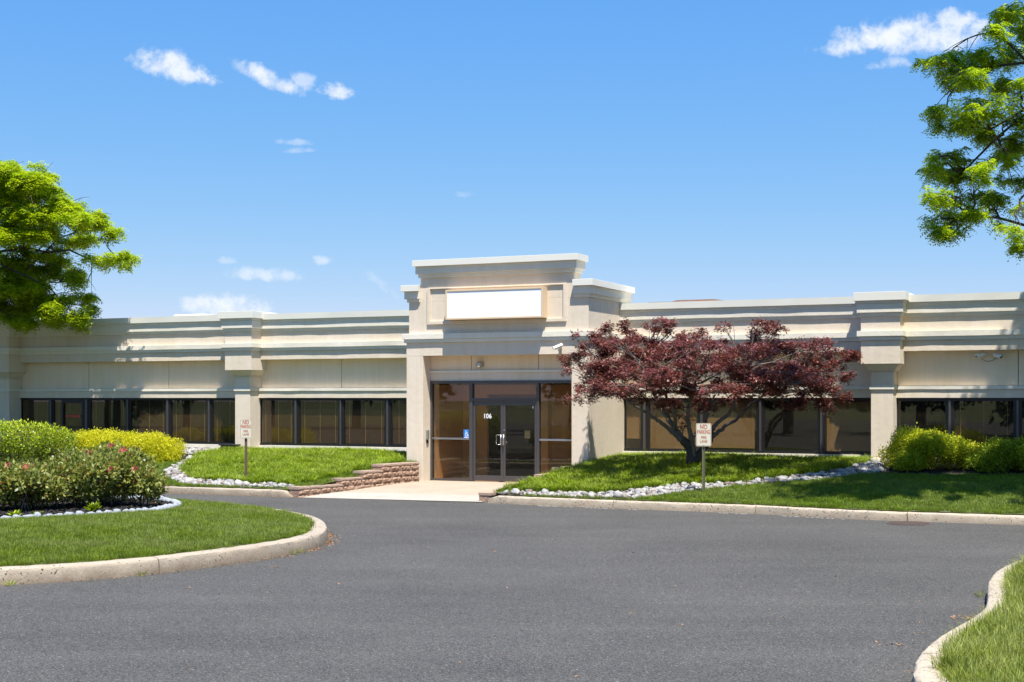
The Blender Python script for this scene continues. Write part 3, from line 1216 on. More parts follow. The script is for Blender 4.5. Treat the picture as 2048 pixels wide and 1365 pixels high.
# recess above the doors
RD = 2.1                             # storefront plane
for a, b in ((OL + .003, s_of(943, RD)), (s_of(943, RD) + .014, s_of(1077, RD)), (s_of(1077, RD) + .014, OR - .003)):
    fbox('recess_panel', M_WALL2, B, a, b, RD - .2, RD + .02, 2.957, z_op, .004)
fbox('recess_backing', M_DARK, B, OL, OR, RD - .3, RD - .205, 2.7, z_op)
fbox('recess_ledge', M_TRIM, B, OL + .002, OR - .002, RD - .2, RD + .07, 2.897, 2.955, .004)
fbox('recess_band', M_WALL, B, OL + .002, OR - .002, RD - .2, RD + .04, 2.690, 2.895, .004)

# vestibule behind the glass
v = MB()
x0v, x1v = OL, OR
v.box(x0v, x1v, -(.35), -.25, .1, 2.69)                 # back wall pieces come below
vb = MB()
vb.box(OL + .001, OL + .75, -.32, -.22, .15, 2.688)
vb.box(OR - 1.5, OR - .001, -.32, -.22, .15, 2.688)
vb.box(OL + .75, OR - 1.5, -.32, -.22, 2.35, 2.688)
vb.build('vestibule_wall', M_TAN, B)
vi = MB()
vi.box(OL + .001, OL + .03, -2.05, -.33, .15, 2.688)
vi.box(OR - .03, OR - .001, -2.05, -.33, .15, 2.688)
vi.box(s_of(1060, RD), s_of(1060, RD) + .25, -1.55, -1.30, .15, 2.688)
vi.build('vestibule_lining', M_TAN, B)
fbox('vestibule_floor', M_TAN, B, OL, OR, -.3, 2.0, .05, .149)
fbox('vestibule_ceiling', M_DARK, B, OL + .031, OR - .031, .33, 1.9, 2.60, 2.687)

# storefront
zf = .155
sfr = MB()
m1a, m1b = s_of(940.5, RD), s_of(947, RD)
m2a, m2b = s_of(1075, RD), s_of(1080, RD)
fb_(sfr, OL + .002, OL + .055, RD - .06, RD + .06, zf, 2.62)
fb_(sfr, m1a, m1b, RD - .06, RD + .06, zf, 2.62)
fb_(sfr, m2a, m2b, RD - .06, RD + .06, zf, 2.62)
fb_(sfr, OR - .055, OR - .002, RD - .06, RD + .06, zf, 2.62)
fb_(sfr, OL + .002, OR - .002, RD - .07, RD + .07, 2.622, 2.688)
fb_(sfr, m1b + .001, m2a - .001, RD - .06, RD + .065, 2.185, 2.252)
fb_(sfr, OL + .056, m1a - .001, RD - .05, RD + .05, zf, zf + .05)
fb_(sfr, m2b + .001, OR - .056, RD - .05, RD + .05, zf, zf + .05)
sfr.build('storefront_frame', M_ALU, B, .003)
fbox('transom_light', M_GLASS, B, m1b, m2a, RD - .004, RD + .003, 2.253, 2.621)
for a, b, st in ((OL + .056, m1a - .001, True), (m2b + .001, OR - .056, False)):
    fbox('sidelight', M_GLASS, B, a, b, RD - .004, RD + .003, zf + .051, 2.621)
    fbox('push_rail', M_STEEL, B, a - .02, b + .02, RD + .012, RD + .04, 1.20, 1.245, .004)
# handicapped-access sticker on the left sidelight
xs0, xs1 = s_of(927.5, RD), s_of(939.5, RD)
stk = fbox('access_sticker', M_BLUE, B, xs0, xs1, RD + .004, RD + .007, zt(877.5, 934, RD), zt(859.5, 934, RD))
xm, zs0 = (xs0 + xs1) / 2, zt(877.5, 934, RD)
hh = zt(859.5, 934, RD) - zs0
iw = (xs1 - xs0)
ic = MB()


def arc(cx, cz, r, a0, a1, w_, n=14):
    for i in range(n):
        t0, t1 = a0 + (a1 - a0) * i / n, a0 + (a1 - a0) * (i + 1) / n
        k = len(ic.v)
        for t in (t0, t1):
            for rr in (r - w_ / 2, r + w_ / 2):
                ic.v.append((cx + rr * math.cos(t), -(RD + .009), cz + rr * math.sin(t)))
        ic.f.append((k, k + 1, k + 3, k + 2))


def stroke(x0_, z0_, x1_, z1_, w_):
    dx, dz = x1_ - x0_, z1_ - z0_
    l = math.hypot(dx, dz)
    nx, nz_ = -dz / l * w_ / 2, dx / l * w_ / 2
    k = len(ic.v)
    ic.v += [(x0_ + nx, -(RD + .009), z0_ + nz_), (x0_ - nx, -(RD + .009), z0_ - nz_), (x1_ - nx, -(RD + .009), z1_ - nz_), (x1_ + nx, -(RD + .009), z1_ + nz_)]
    ic.f.append((k, k + 1, k + 2, k + 3))


u_ = hh
wc = zs0 + .42 * u_
arc(xm - .03 * u_, wc, .15 * u_, R(110), R(385), .05 * u_)
arc(xm - .08 * u_, zs0 + .86 * u_, .022 * u_, 0, 6.283, .045 * u_)
stroke(xm - .08 * u_, zs0 + .80 * u_, xm - .05 * u_, zs0 + .50 * u_, .065 * u_)
stroke(xm - .06 * u_, zs0 + .66 * u_, xm + .12 * u_, zs0 + .66 * u_, .045 * u_)
stroke(xm - .05 * u_, zs0 + .52 * u_, xm + .13 * u_, zs0 + .52 * u_, .055 * u_)
stroke(xm + .12 * u_, zs0 + .53 * u_, xm + .21 * u_, zs0 + .27 * u_, .055 * u_)
stroke(xm - .26 * u_, zs0 + .11 * u_, xm + .26 * u_, zs0 + .11 * u_, .045 * u_)
stroke(xm - .26 * u_, zs0 + .18 * u_, xm + .26 * u_, zs0 + .18 * u_, .02 * u_)
ic.build('wheelchair_symbol', M_WPRINT, stk)

# doors
xm_d = s_of(1007, RD)
for a, b, left in ((m1b + .004, xm_d - .003, True), (xm_d + .003, m2a - .004, False)):
    fr = MB()
    q = .062
    z0, z1 = zf + .012, 2.183
    fb_(fr, a, a + q, RD - .025, RD + .03, z0, z1)
    fb_(fr, b - q, b, RD - .025, RD + .03, z0, z1)
    fb_(fr, a + q, b - q, RD - .025, RD + .03, z0, z0 + .14)
    fb_(fr, a + q, b - q, RD - .025, RD + .03, z1 - .11, z1)
    dr_ = fr.build('door', M_ALU, B, .003)
    fbox('pane', M_GLASS, dr_, a + q, b - q, RD - .003, RD + .004, z0 + .14, z1 - .11)
    hx = b - .035 if left else a + .035
    sgn = -1 if left else 1
    hd = MB()
    hd.tube([(hx, -(RD + .03), 1.08), (hx, -(RD + .09), 1.08), (hx, -(RD + .09), 1.34), (hx, -(RD + .03), 1.34)], .013, 8)
    if left:
        hd.tube([(hx, -(RD + .09), 1.09), (hx - .12, -(RD + .09), 1.09), (hx - .12, -(RD + .09), 1.33), (hx, -(RD + .09), 1.33)], .009, 6)
    hd.build('handle', M_STEEL, dr_, smooth=True)
    if not left:
        lk = MB()
        lk.tube([(hx, -(RD + .028), 1.45), (hx, -(RD + .045), 1.45)], .02, 12)
        lk.build('lock', M_STEEL, dr_)
    fbox('closer', M_ALU, dr_, a + .35, b - .2, RD - .09, RD - .03, 2.0, 2.06)
    if left:
        me = text_mesh('106', .165, .001, .95)
        t = obj('street_number', me, M_WPRINT, dr_)
        t.location = (s_of(975, RD), -(RD + .006), zt(837, 975, RD))
        t.rotation_euler = (R(90), 0, 0)
    else:
        nt = fbox('notice', M_GREYBOX, dr_, s_of(1049, RD), s_of(1060, RD), RD - .012, RD - .008, 1.25, 1.45)
for px in (951, 1066):
    fbox('decal', M_WPRINT, B, s_of(px, RD) - .012, s_of(px, RD) + .012, RD + .0045, RD + .006, 2.0, 2.055)

# ---------------- things fixed to the building (their own objects)
def fl(s, d, z):
    x, y = XY(s, d)
    return Vector((x, y, z))


# blank sign box
sa, sb = s_of(890.5, DT + .30), s_of(1085.5, DT + .30)
sz0, sz1 = zt(640.3, 890, DT + .3) , zt(580.5, 890, DT + .3)
sg = empty('sign_box', fl((sa + sb) / 2, DT, sz0), -PHI, label='blank white sign box with a tan frame above the entrance', cat='sign')
w2 = (sb - sa) / 2
hs_ = sz1 - sz0
fm = MB()
q = .045
fm.box(-w2, -w2 + q, -.30, .0, 0, hs_)
fm.box(w2 - q, w2, -.30, .0, 0, hs_)
fm.box(-w2 + q, w2 - q, -.30, .0, 0, q)
fm.box(-w2 + q, w2 - q, -.30, .0, hs_ - q, hs_)
fm.build('frame', M_FRAME, sg, .004)
MB().box(-w2 + q + .001, w2 - q - .001, -.285, -.01, q + .001, hs_ - q - .001).build('sign_face', M_WHITE, sg)

# wall light over the doors
wl = empty('wall_light', fl(s_of(965, RD), RD + .02, zt(729, 965, RD)), -PHI, label='small round steel wall light above the glass entrance doors', cat='wall light')
m = MB()
m.tube([(0, 0, 0), (0, -.03, 0)], [.07, .06], 16)
m.build('back_plate', M_STEEL, wl)
m = MB()
m.tube([(0, -.03, 0), (-.02, -.07, -.005), (-.05, -.12, -.02), (-.06, -.16, -.03), (-.065, -.175, -.034)], [.05, .085, .085, .06, .02], 16)
m.build('lamp_head', M_STEEL, wl, smooth=True)

# keypad on the jamb of the doorway
kx = OL + .002
kp = empty('door_keypad', fl(kx, (RD + DT) / 2 + .02, 1.10), -PHI, label='grey keypad box on the left jamb of the entrance recess', cat='keypad')
MB().box(0, .045, -.06, .06, .10, .34).build('case', M_GREYBOX, kp, .006)
MB().box(.0, .028, -.04, .04, 0, .085).build('card_reader', M_BLACK, kp, .004)


def bullet_cam(px, py, d, yaw, pitch, label, scale=1.0, wall_d=None):
    s = s_of(px, d)
    z = zt(py, px, d)
    c = empty('security_camera', fl(s, d, z), -PHI, label=label, cat='security camera', group='white cameras on the facade')
    a = R(yaw)
    dirv = Vector((math.sin(a) * math.cos(R(pitch)), -math.cos(a) * math.cos(R(pitch)), -math.sin(R(pitch))))
    p0 = Vector((0, -.12, 0))
    m = MB()
    m.tube([(0, 0, -.02), (0, -.02, -.02)], .05, 14)
    m.tube([(0, -.02, -.02), (0, -.10, -.04), p0 - Vector((0, 0, .02))], .017, 8)
    m.build('bracket', M_CAMW, c, smooth=False)
    m = MB()
    b0 = p0 - dirv * .10
    m.tube([b0, b0 + dirv * .004, b0 + dirv * .2], [.03, .042, .042], 16)
    m.build('camera_body', M_CAMW, c)
    m = MB()
    m.tube([b0 + dirv * .2, b0 + dirv * .207], .037, 16)
    m.build('lens', M_BLACK, c)
    m = MB()
    up = Vector((0, 0, 1))
    side = dirv.cross(up).normalized()
    u2 = side.cross(dirv)
    n = 7
    for i in range(n):
        t = math.pi * i / (n - 1)
        o_ = side * math.cos(t) * .05 + u2 * (math.sin(t) * .05)
        m.v.append(tuple(b0 + o_))
        m.v.append(tuple(b0 + dirv * .245 + o_))
    for i in range(n - 1):
        m.f.append((2 * i, 2 * i + 1, 2 * i + 3, 2 * i + 2))
    so = m.build('sun_shield', M_CAMW, c)
    sm = so.modifiers.new('s', 'SOLIDIFY')
    sm.thickness = .004
    return c


bullet_cam(1121, 694, DT, -48, 22, 'white bullet camera on the entrance bay, at the left tip of the maple')
bullet_cam(1962, 711, 0, -62, 12, 'white bullet camera aimed left on the right wing wall')
bullet_cam(1996, 712, 0, 55, 14, 'white bullet camera aimed right on the right wing wall')
zc = zt(718, 1980, 0)
ca, cb = s_of(1963, 0), s_of(1995, 0)
m = MB()
m.tube([fl(ca + (cb - ca) * t, .03, zc + .02 - .08 * math.sin(math.pi * t ** .8)) for t in np.linspace(0, 1, 9)], .007, 6)
tag(m.build('camera_cable', M_GREYBOX), 'thin grey cable sagging between the two cameras on the right wing', 'cable')

# roof units
def roofbox(name, mat, px0, px1, d, top_py, label, cat, z0=4.3):
    s0, s1 = s_of(px0, d), s_of(px1, d)
    z = H + (HZ - top_py) * (Y0 - (s0 + s1) / 2 * sn - d * cc) / F
    r = empty(name, fl((s0 + s1) / 2, d, z0), -PHI, label=label, cat=cat)
    w_ = (s1 - s0) / 2
    return r, w_, z - z0


r, w_, h_ = roofbox('roof_unit', M_RUST, 1345, 1452, -9.0, 599.0, 'rooftop unit with a rusty orange top behind the right parapet', 'roof unit')
MB().box(-w_, w_, 0, 2.2, 0, h_ - .07).build('casing', M_RUST, r, .01)
m = MB()
m.wedge((-w_ - .05, w_ + .05, -.06, 2.26), (-w_ + .1, w_ - .45, .1, 2.1), h_ - .07, h_)
m.build('lid', M_RUST, r)
r, w_, h_ = roofbox('roof_unit', M_GREYBOX, 1300, 1343, -9.0, 604.3, 'low grey rooftop duct left of the rusty unit', 'roof unit')
MB().box(-w_, w_, 0, 1.6, 0, h_ - .05).build('casing', M_BRONZE, r)
MB().box(-w_ - .04, w_ - .01, -.05, 1.65, h_ - .05, h_).build('lid', M_GREYBOX, r)
r, w_, h_ = roofbox('roof_hatch', M_CAP, 350, 430, -7.0, 628.6, 'flat cream roof hatch behind the left parapet', 'roof hatch')
MB().box(-w_, w_, 0, 2.0, 0, h_ - .05).build('casing', M_TRIM, r)
MB().wedge((-w_ - .04, w_ + .04, -.05, 2.05), (-w_, w_ - .5, 0, 2.0), h_ - .05, h_).build('lid', M_CAP, r)

# ============================================================ RETAINING WALLS
def block_mesh(L_, W_, H_, seed, rough=.034):
    """split-faced block: rough front (-y) and ends, flat top, x along the wall"""
    r = np.random.RandomState(seed)
    nx, nz = 6, 3
    V, Fc = [], []
    for j in range(nz + 1):
        for i in range(nx + 1):
            x = -L_ / 2 + L_ * i / nx
            z = H_ * j / nz
            edge = (i in (0, nx)) or (j in (0, nz))
            y = -W_ / 2 - (r.uniform(.2, 1) * rough * (0.3 if edge else 1.6))
            V.append((x, y, z))
    for j in range(nz):
        for i in range(nx):
            a = j * (nx + 1) + i
            Fc.append((a, a + 1, a + nx + 2, a + nx + 1))
    n = len(V)
    V += [(-L_ / 2, W_ / 2, 0), (L_ / 2, W_ / 2, 0), (L_ / 2, W_ / 2, H_), (-L_ / 2, W_ / 2, H_)]
    top = [nz * (nx + 1) + i for i in range(nx + 1)]
    bot = list(range(nx + 1))
    lf = [j * (nx + 1) for j in range(nz + 1)]
    rt = [j * (nx + 1) + nx for j in range(nz + 1)]
    Fc.append(tuple(top) + (n + 2, n + 3))
    Fc.append(tuple(bot[::-1]) + (n, n + 1))
    Fc.append(tuple(lf) + (n + 3, n))
    Fc.append(tuple(rt[::-1]) + (n + 1, n + 2))
    Fc.append((n + 1, n, n + 3, n + 2))
    me = np_mesh('block', V, Fc)
    return me


BLK = [block_mesh(.38, .26, .125, i) for i in range(5)]
CAPM = [block_mesh(.40, .30, .055, 20 + i, .006) for i in range(3)]
for m in BLK:
    m.materials.append(M_BLOCK)
for m in CAPM:
    m.materials.append(M_BLOCKTOP)


def ret_wall(p0, p1, zbase, courses, flip, label):
    """courses: (start distance, top z); blocks 0.39 m apart, the rough face to the walkway"""
    p0, p1 = np.array(p0), np.array(p1)
    d = p1 - p0
    Lw = np.linalg.norm(d)
    d /= Lw
    rz = math.atan2(d[1], d[0]) + (math.pi if flip else 0)
    root = empty('retaining_wall', (p0[0], p0[1], 0), label=label, cat='retaining wall')
    k = 0
    for ci, (st, ztop) in enumerate(courses):
        a = st
        off = 0
        while a < Lw - .05:
            l = min(.39, Lw - a)
            c = p0 + d * (a + l / 2) - p0
            zb = zbase(*(p0 + d * (a + l / 2)))
            b = bpy.data.objects.new('block', BLK[k % 5])
            COL.objects.link(b)
            b.parent = root
            b.location = (c[0], c[1], ztop - .055 - .125)
            b.rotation_euler = (0, 0, rz)
            b.scale = (l / .39, 1, 1)
            last = ci == len(courses) - 1 or a + l <= courses[ci + 1][0] + .35
            if last:
                b2 = bpy.data.objects.new('cap_stone', CAPM[k % 3])
                COL.objects.link(b2)
                b2.parent = root
                b2.location = (c[0], c[1], ztop - .053)
                b2.rotation_euler = (0, 0, rz)
                b2.scale = (l / .39, 1, 1)
            if ci == 0:
                b3 = bpy.data.objects.new('block', BLK[(k + 2) % 5])
                COL.objects.link(b3)
                b3.parent = root
                b3.location = (c[0], c[1], ztop - .055 - .25)
                b3.rotation_euler = (0, 0, rz)
                b3.scale = (l / .39, 1, 1)
            a += .39
            k += 1
    return root


wd0 = WL0 + np.array((-.10, .02))
wd1 = WL1 + np.array((.0, -.15)) - T2 * .12
ret_wall(wd0, wd1, walk_z, [(0, .235), (1.45, .365), (2.25, .50), (2.95, .635)], False, 'stepped retaining wall of brown split-face blocks left of the entrance walk')
we0 = WR0 + np.array((.06, .10))
we1 = WR1 + T2 * .12 - N2 * .1
ret_wall(we0, we1, walk_z, [(0, .20), (1.3, .34), (2.3, .49), (3.1, .62)], True, 'low block retaining wall right of the entrance walk, mostly under grass')

# fill behind the left wall down to the walk so that no gap shows
# ============================================================ PLANTED GROUND: pebbles, mulch, gravel
def tp(pts):
    out = []
    for p in pts:
        s_, d_ = SD(*T(*p))
        out.append(XY(s_, min(d_, float(kerb_d(s_)) - .27)))
    return out


peb_l = tp([(587, 977), (520, 976), (440, 974), (363, 970.5), (330, 951.7), (333, 941), (347, 933), (366, 924), (385, 913), (395, 918), (376, 930), (362, 939), (366, 949), (378, 959), (442, 965), (520, 969), (590, 971.5)])
peb_b = tp([(361, 896), (437, 896), (460, 899), (440, 906), (395, 910), (361, 909)])
mul_b = tp([(325, 911), (361, 908), (392, 910), (388, 921), (362, 925), (330, 921)])
grav = [fpt(TLb - .02, .12), fpt(-5.6, .12), fpt(-5.6, .75), fpt(TLb - .02, 1.4)]
peb_r = tp([(985, 993), (998, 987), (1052, 985.5), (1200, 988), (1251, 984), (1322, 976), (1362, 971), (1428, 969), (1479, 966), (1550, 959), (1606, 952), (1682, 942), (1741, 927.5), (1775, 922), (1790, 935), (1754, 948), (1720, 951), (1631, 962.5), (1581, 966), (1505, 971), (1454, 976), (1378, 984), (1332, 991), (1271, 1000), (1200, 997), (1075, 993), (1000, 996)])
mul_r = tp([(1755, 940), (1764, 950), (2048, 952), (2400, 953)]) + [fpt(22, .1), fpt(10.1, .1)]
for nm, pl, mt in (('pebble_bed', peb_l, M_SOIL), ('pebble_bed', peb_b, M_SOIL), ('pebble_bed', peb_r, M_SOIL), ('mulch', mul_b, M_MULCH), ('mulch', mul_r, M_MULCH), ('gravel_strip', grav, M_SOIL)):
    sheet(nm, pl, terr, mt, .35, .006, kind='structure')


def rock_mesh(seed, sub=2):
    bm = bmesh.new()
    bmesh.ops.create_icosphere(bm, subdivisions=sub, radius=1)
    r = np.random.RandomState(seed)
    ph = r.uniform(0, 6, 6)
    sx_, sy_, sz_ = r.uniform(.8, 1.25), r.uniform(.7, 1), r.uniform(.5, .75)
    for v in bm.verts:
        c = v.co
        k = 1 + .13 * math.sin(3 * c.x + ph[0]) + .12 * math.sin(4 * c.y + ph[1]) + .1 * math.sin(5 * c.z + ph[2] + 2 * c.x)
        v.co = Vector((c.x * sx_, c.y * sy_, c.z * sz_)) * k
    me = bpy.data.meshes.new('pebble')
    bm.to_mesh(me)
    bm.free()
    me.polygons.foreach_set('use_smooth', np.ones(len(me.polygons), dtype=bool))
    return me


PEBS = [rock_mesh(i, 1) for i in range(6)]
for m in PEBS:
    m.materials.append(M_PEB)
peb_coll = bpy.data.collections.new('pebbles')
for i, m in enumerate(PEBS):
    peb_coll.objects.link(bpy.data.objects.new('pebble', m))


def pebbles(root_name, poly, n_single, dens_rest, smin, smax, r):
    root = empty(root_name, kind='structure')
    x, y = sample(poly, 45, r)
    z = terr(x, y)
    o = r.permutation(len(x))[:n_single]
    for i in o:
        p = bpy.data.objects.new('pebble', PEBS[r.randint(6)])
        COL.objects.link(p)
        s = r.uniform(smin, smax) * (1.35 if r.uniform() < .08 else 1)
        p.parent = root
        p.location = (x[i], y[i], z[i] + s * .35)
        p.rotation_euler = (r.randn() * .3, r.randn() * .3, r.uniform(0, 6.28))
        p.scale = (s, s, s)
    x, y = sample(poly, dens_rest, r)
    scatter('loose_pebbles', x, y, terr(x, y) + .012, peb_coll, 6, .03, .062, .3, kind='stuff')
    return root


rr = np.random.RandomState(5)
pebbles('river_rock_border', peb_l, 140, 130, .06, .10, rr)
pebbles('river_rock_border', peb_r, 280, 150, .055, .095, rr)
pebbles('river_rock_border', peb_b, 60, 120, .05, .09, rr)
x, y = sample(grav, 500, rr)
scatter('gravel', x, y, terr(x, y) + .008, peb_coll, 6, .012, .026, .3, kind='stuff')

# ------------------------------------------------------------ mulch bed with its whitewashed stone edging in the island
bed_px = [(-500, 1066), (-150, 1053), (0, 1047), (100, 1040.5), (190, 1037), (240, 1033), (300, 1027), (335, 1020), (358, 1010), (352, 1001), (330, 996), (300, 993.5), (250, 990)]
bed = smooth_path([G(px, py, .285) for px, py in bed_px] + [(-9.5, 29.0), (-14, 30.2), (-19, 31.2)], 3)
bed_poly = [tuple(p) for p in bed[::3]] + [tuple(bed[-1]), (-22, 28)]
sheet('mulch_bed', bed_poly, isl_z, M_MULCH, .3, .012, kind='structure')
ed = empty('stone_edging', (bed[60][0], bed[60][1], 0), label='curved border of small whitewashed stones round the rose bed', cat='stone border')
ep = resample(bed, .17)
tang = np.gradient(ep, axis=0)
ez = isl_z(ep[:, 0], ep[:, 1])
E_ST = [rock_mesh(40 + i, 2) for i in range(6)]
for m in E_ST:
    m.materials.append(M_EDGE)
cnt = 0
for i in range(1, len(ep) - 1):
    x, y = ep[i]
    if not (-300 < 1024 + F * x / y < 420):
        continue
    o = bpy.data.objects.new('stone', E_ST[rr.randint(6)])
    COL.objects.link(o)
    o.parent = ed
    o.location = (x - bed[60][0], y - bed[60][1], ez[i] + .035)
    o.rotation_euler = (rr.randn() * .12, rr.randn() * .12, math.atan2(tang[i][1], tang[i][0]) + rr.randn() * .15)
    o.scale = (.098 * rr.uniform(.85, 1.15), .075 * rr.uniform(.85, 1.15), .085 * rr.uniform(.8, 1.15))
    cnt += 1
# loose bark on both mulch beds
chips = [np_mesh('chip', [(-.5, -.15, 0), (.5, -.2, .05), (.45, .2, .1), (-.4, .15, .04), (0, 0, .2)], [(0, 1, 4), (1, 2, 4), (2, 3, 4), (3, 0, 4)]), np_mesh('chip', [(-.5, -.3, 0), (.4, -.25, .1), (.5, .15, .0), (-.3, .3, .12)], [(0, 1, 2, 3)])]
chip_c, nch = tuft_collection('chips', chips, M_MULCH)
x, y = sample(bed_poly, 260, rr)
m = in_frame(x, y)
x, y = x[m], y[m]
scatter('bark_mulch', x, y, isl_z(x, y) + .018, chip_c, nch, .03, .09, .5, kind='stuff')
for pl in (mul_b, mul_r):
    x, y = sample(pl, 160, rr)
    scatter('bark_mulch', x, y, terr(x, y) + .01, chip_c, nch, .03, .09, .5, kind='stuff')

# ============================================================ GRASS
M_GR1 = mat_grass('mown_grass', (0.06, 0.12, 0.008), (0.25, 0.34, 0.024), (0.36, 0.37, 0.15), .55)
M_GR2 = mat_grass('island_grass', (0.06, 0.12, 0.008), (0.27, 0.34, 0.03), (0.36, 0.35, 0.17), .9)
M_GR3 = mat_grass('tall_grass', (0.06, 0.13, 0.006), (0.38, 0.47, 0.026), (0.50, 0.55, 0.17), 1.4)
M_GR4 = mat_grass('rough_grass', (0.07, 0.12, 0.010), (0.36, 0.40, 0.06), (0.56, 0.54, 0.26), 1.6)
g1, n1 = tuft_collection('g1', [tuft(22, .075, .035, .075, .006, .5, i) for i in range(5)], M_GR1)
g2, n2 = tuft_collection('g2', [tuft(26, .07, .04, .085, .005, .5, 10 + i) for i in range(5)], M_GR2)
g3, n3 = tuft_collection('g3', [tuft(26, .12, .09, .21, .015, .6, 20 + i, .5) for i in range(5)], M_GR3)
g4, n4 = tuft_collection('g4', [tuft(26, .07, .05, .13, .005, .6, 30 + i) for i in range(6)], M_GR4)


def excl(x, y, polys):
    m = np.ones(len(x), bool)
    for p in polys:
        m &= ~inside(p, x, y)
    return m


# mounds of long grass
mound_l = tp([(366, 949), (378, 959), (442, 965), (520, 969), (587, 971.5)]) + [tuple(WL0 + np.array((-.25, .45))), tuple(wd1 - T2 * .3), fpt(TLb - .1, 1.15), fpt(-5.6, .6), fpt(-8.2, .55)] + tp([(440, 903), (400, 910), (378, 926), (362, 939)])
mound_r = tp([(1010, 978), (1052, 984.5), (1200, 988), (1251, 984), (1322, 976), (1362, 971), (1428, 969), (1479, 966), (1550, 959), (1606, 952), (1682, 942), (1735, 928)]) + [fpt(9.4, .3), fpt(TR + .05, .15), fpt(TR + .05, DT + .02), tuple(WR1 + T2 * .28), tuple(WR0 * .4 + WR1 * .6 + T2 * .3)]
for pl in (mound_l, mound_r):
    x, y = sample(pl, 95, rr)
    m = excl(x, y, [peb_l, peb_r, peb_b])
    x, y = x[m], y[m]
    scatter('tall_grass', x, y, terr(x, y), g3, n3, .75, 1.15, .1, kind='stuff')
# mown lawn right and left of the entrance
for pl in (lawn_l, lawn_r):
    x, y = sample(pl, 210, rr)
    s_, d_ = SD(x, y)
    m = in_frame(x, y, .3, 520) & excl(x, y, [mound_l, mound_r, peb_l, peb_r, peb_b, mul_b, mul_r, grav]) & (d_ > .25)
    x, y = x[m], y[m]
    scatter('lawn_grass', x, y, terr(x, y), g1, n1, .85, 1.35, .12, kind='stuff')
x, y = sample(island, 330, rr)
m = in_frame(x, y, .3, 520) & excl(x, y, [bed_poly])
x, y = x[m], y[m]
m = np.array([np.min(np.hypot(ep[:, 0] - p, ep[:, 1] - q)) for p, q in zip(x, y)]) > .14
x, y = x[m], y[m]
scatter('lawn_grass', x, y, isl_z(x, y), g2, n2, .8, 1.3, .12, kind='stuff')
x, y = sample(corner, 420, rr)
m = in_frame(x, y, .3, 520) & (y < 24)
x, y = x[m], y[m]
scatter('lawn_grass', x, y, cor_z(x, y), g4, n4, .7, 1.6, .18, kind='stuff')

# ============================================================ TREES AND SHRUBS
M_MAPLE = mat_leaf('maple_leaf', (0.075, 0.017, 0.018), (0.24, 0.075, 0.070), (0.36, 0.13, 0.10), .25, .4)
M_LOC = mat_leaf('locust_leaf', (0.18, 0.30, 0.008), (0.43, 0.51, 0.016), (0.58, 0.62, 0.04), .55, .45)
M_LOC2 = mat_leaf('locust_leaf_dark', (0.18, 0.30, 0.012), (0.44, 0.54, 0.03), (0.60, 0.66, 0.08), .58, .4)
M_YEL = mat_leaf('yellow_leaf', (0.40, 0.40, 0.010), (0.70, 0.66, 0.030), (0.80, 0.74, 0.05), .4, .5)
M_YG = mat_leaf('yellow_green_leaf', (0.14, 0.21, 0.008), (0.42, 0.46, 0.015), (0.74, 0.70, 0.04), .4, .5, .6)
M_BOX = mat_leaf('boxwood_leaf', (0.08, 0.13, 0.008), (0.30, 0.38, 0.015), (0.50, 0.56, 0.03), .35, .4)
M_HEDGE = mat_leaf('hedge_leaf', (0.035, 0.05, 0.012), (0.26, 0.35, 0.015), (0.50, 0.57, 0.03), .3, .4)
M_TWIG = mat_leaf('dry_twig', (0.06, 0.045, 0.035), (0.15, 0.11, 0.08), (0.2, .16, .12), .1, .8)
M_ROSE = mat_leaf('rose_leaf', (0.05, 0.09, 0.015), (0.34, 0.36, 0.09), (0.38, 0.12, 0.055), .4, .4, .74)
M_PINK = mat_plain('rose_petal', (0.34, 0.004, 0.035), .5, 0, .2)
M_DKLEAF = mat_leaf('wood_leaf', (0.012, 0.028, 0.006), (0.035, 0.065, 0.010), None, .2, .5)


def limb(name, mat, pts, r0, r1, parent, seg=8):
    n = len(pts)
    rad = [r0 + (r1 - r0) * (i / (n - 1)) ** .8 for i in range(n)]
    return MB().tube(pts, rad, seg).build(name, mat, parent, smooth=True)


def rel(pts, o):
    o = Vector(o)
    return [Vector(p) - o for p in pts]


def fine_curve(pts, it=2, r=None, wob=0.0):
    p = [np.array(q, float) for q in pts]
    for _ in range(it):
        o = [p[0]]
        for a, b in zip(p[:-1], p[1:]):
            o += [a * .75 + b * .25, a * .25 + b * .75]
        o.append(p[-1])
        p = o
    if r is not None:
        p = [q + (r.randn(3) * wob if 0 < i < len(p) - 1 else 0) for i, q in enumerate(p)]
    return [Vector(q) for q in p]


# ------------------------------------------------------------ Japanese maple
r = np.random.RandomState(11)
DM = 32.6
mx, my = (1385 - 1024) / F * DM, DM
mz = float(terr(mx, my))
base = Vector((mx, my, mz))
mp = empty('maple_tree', base, label='spreading dark red Japanese maple on the right grass mound before the windows', cat='tree')


def mpx(px, py, dd=0.0):
    return P(px, py, DM + dd) - base


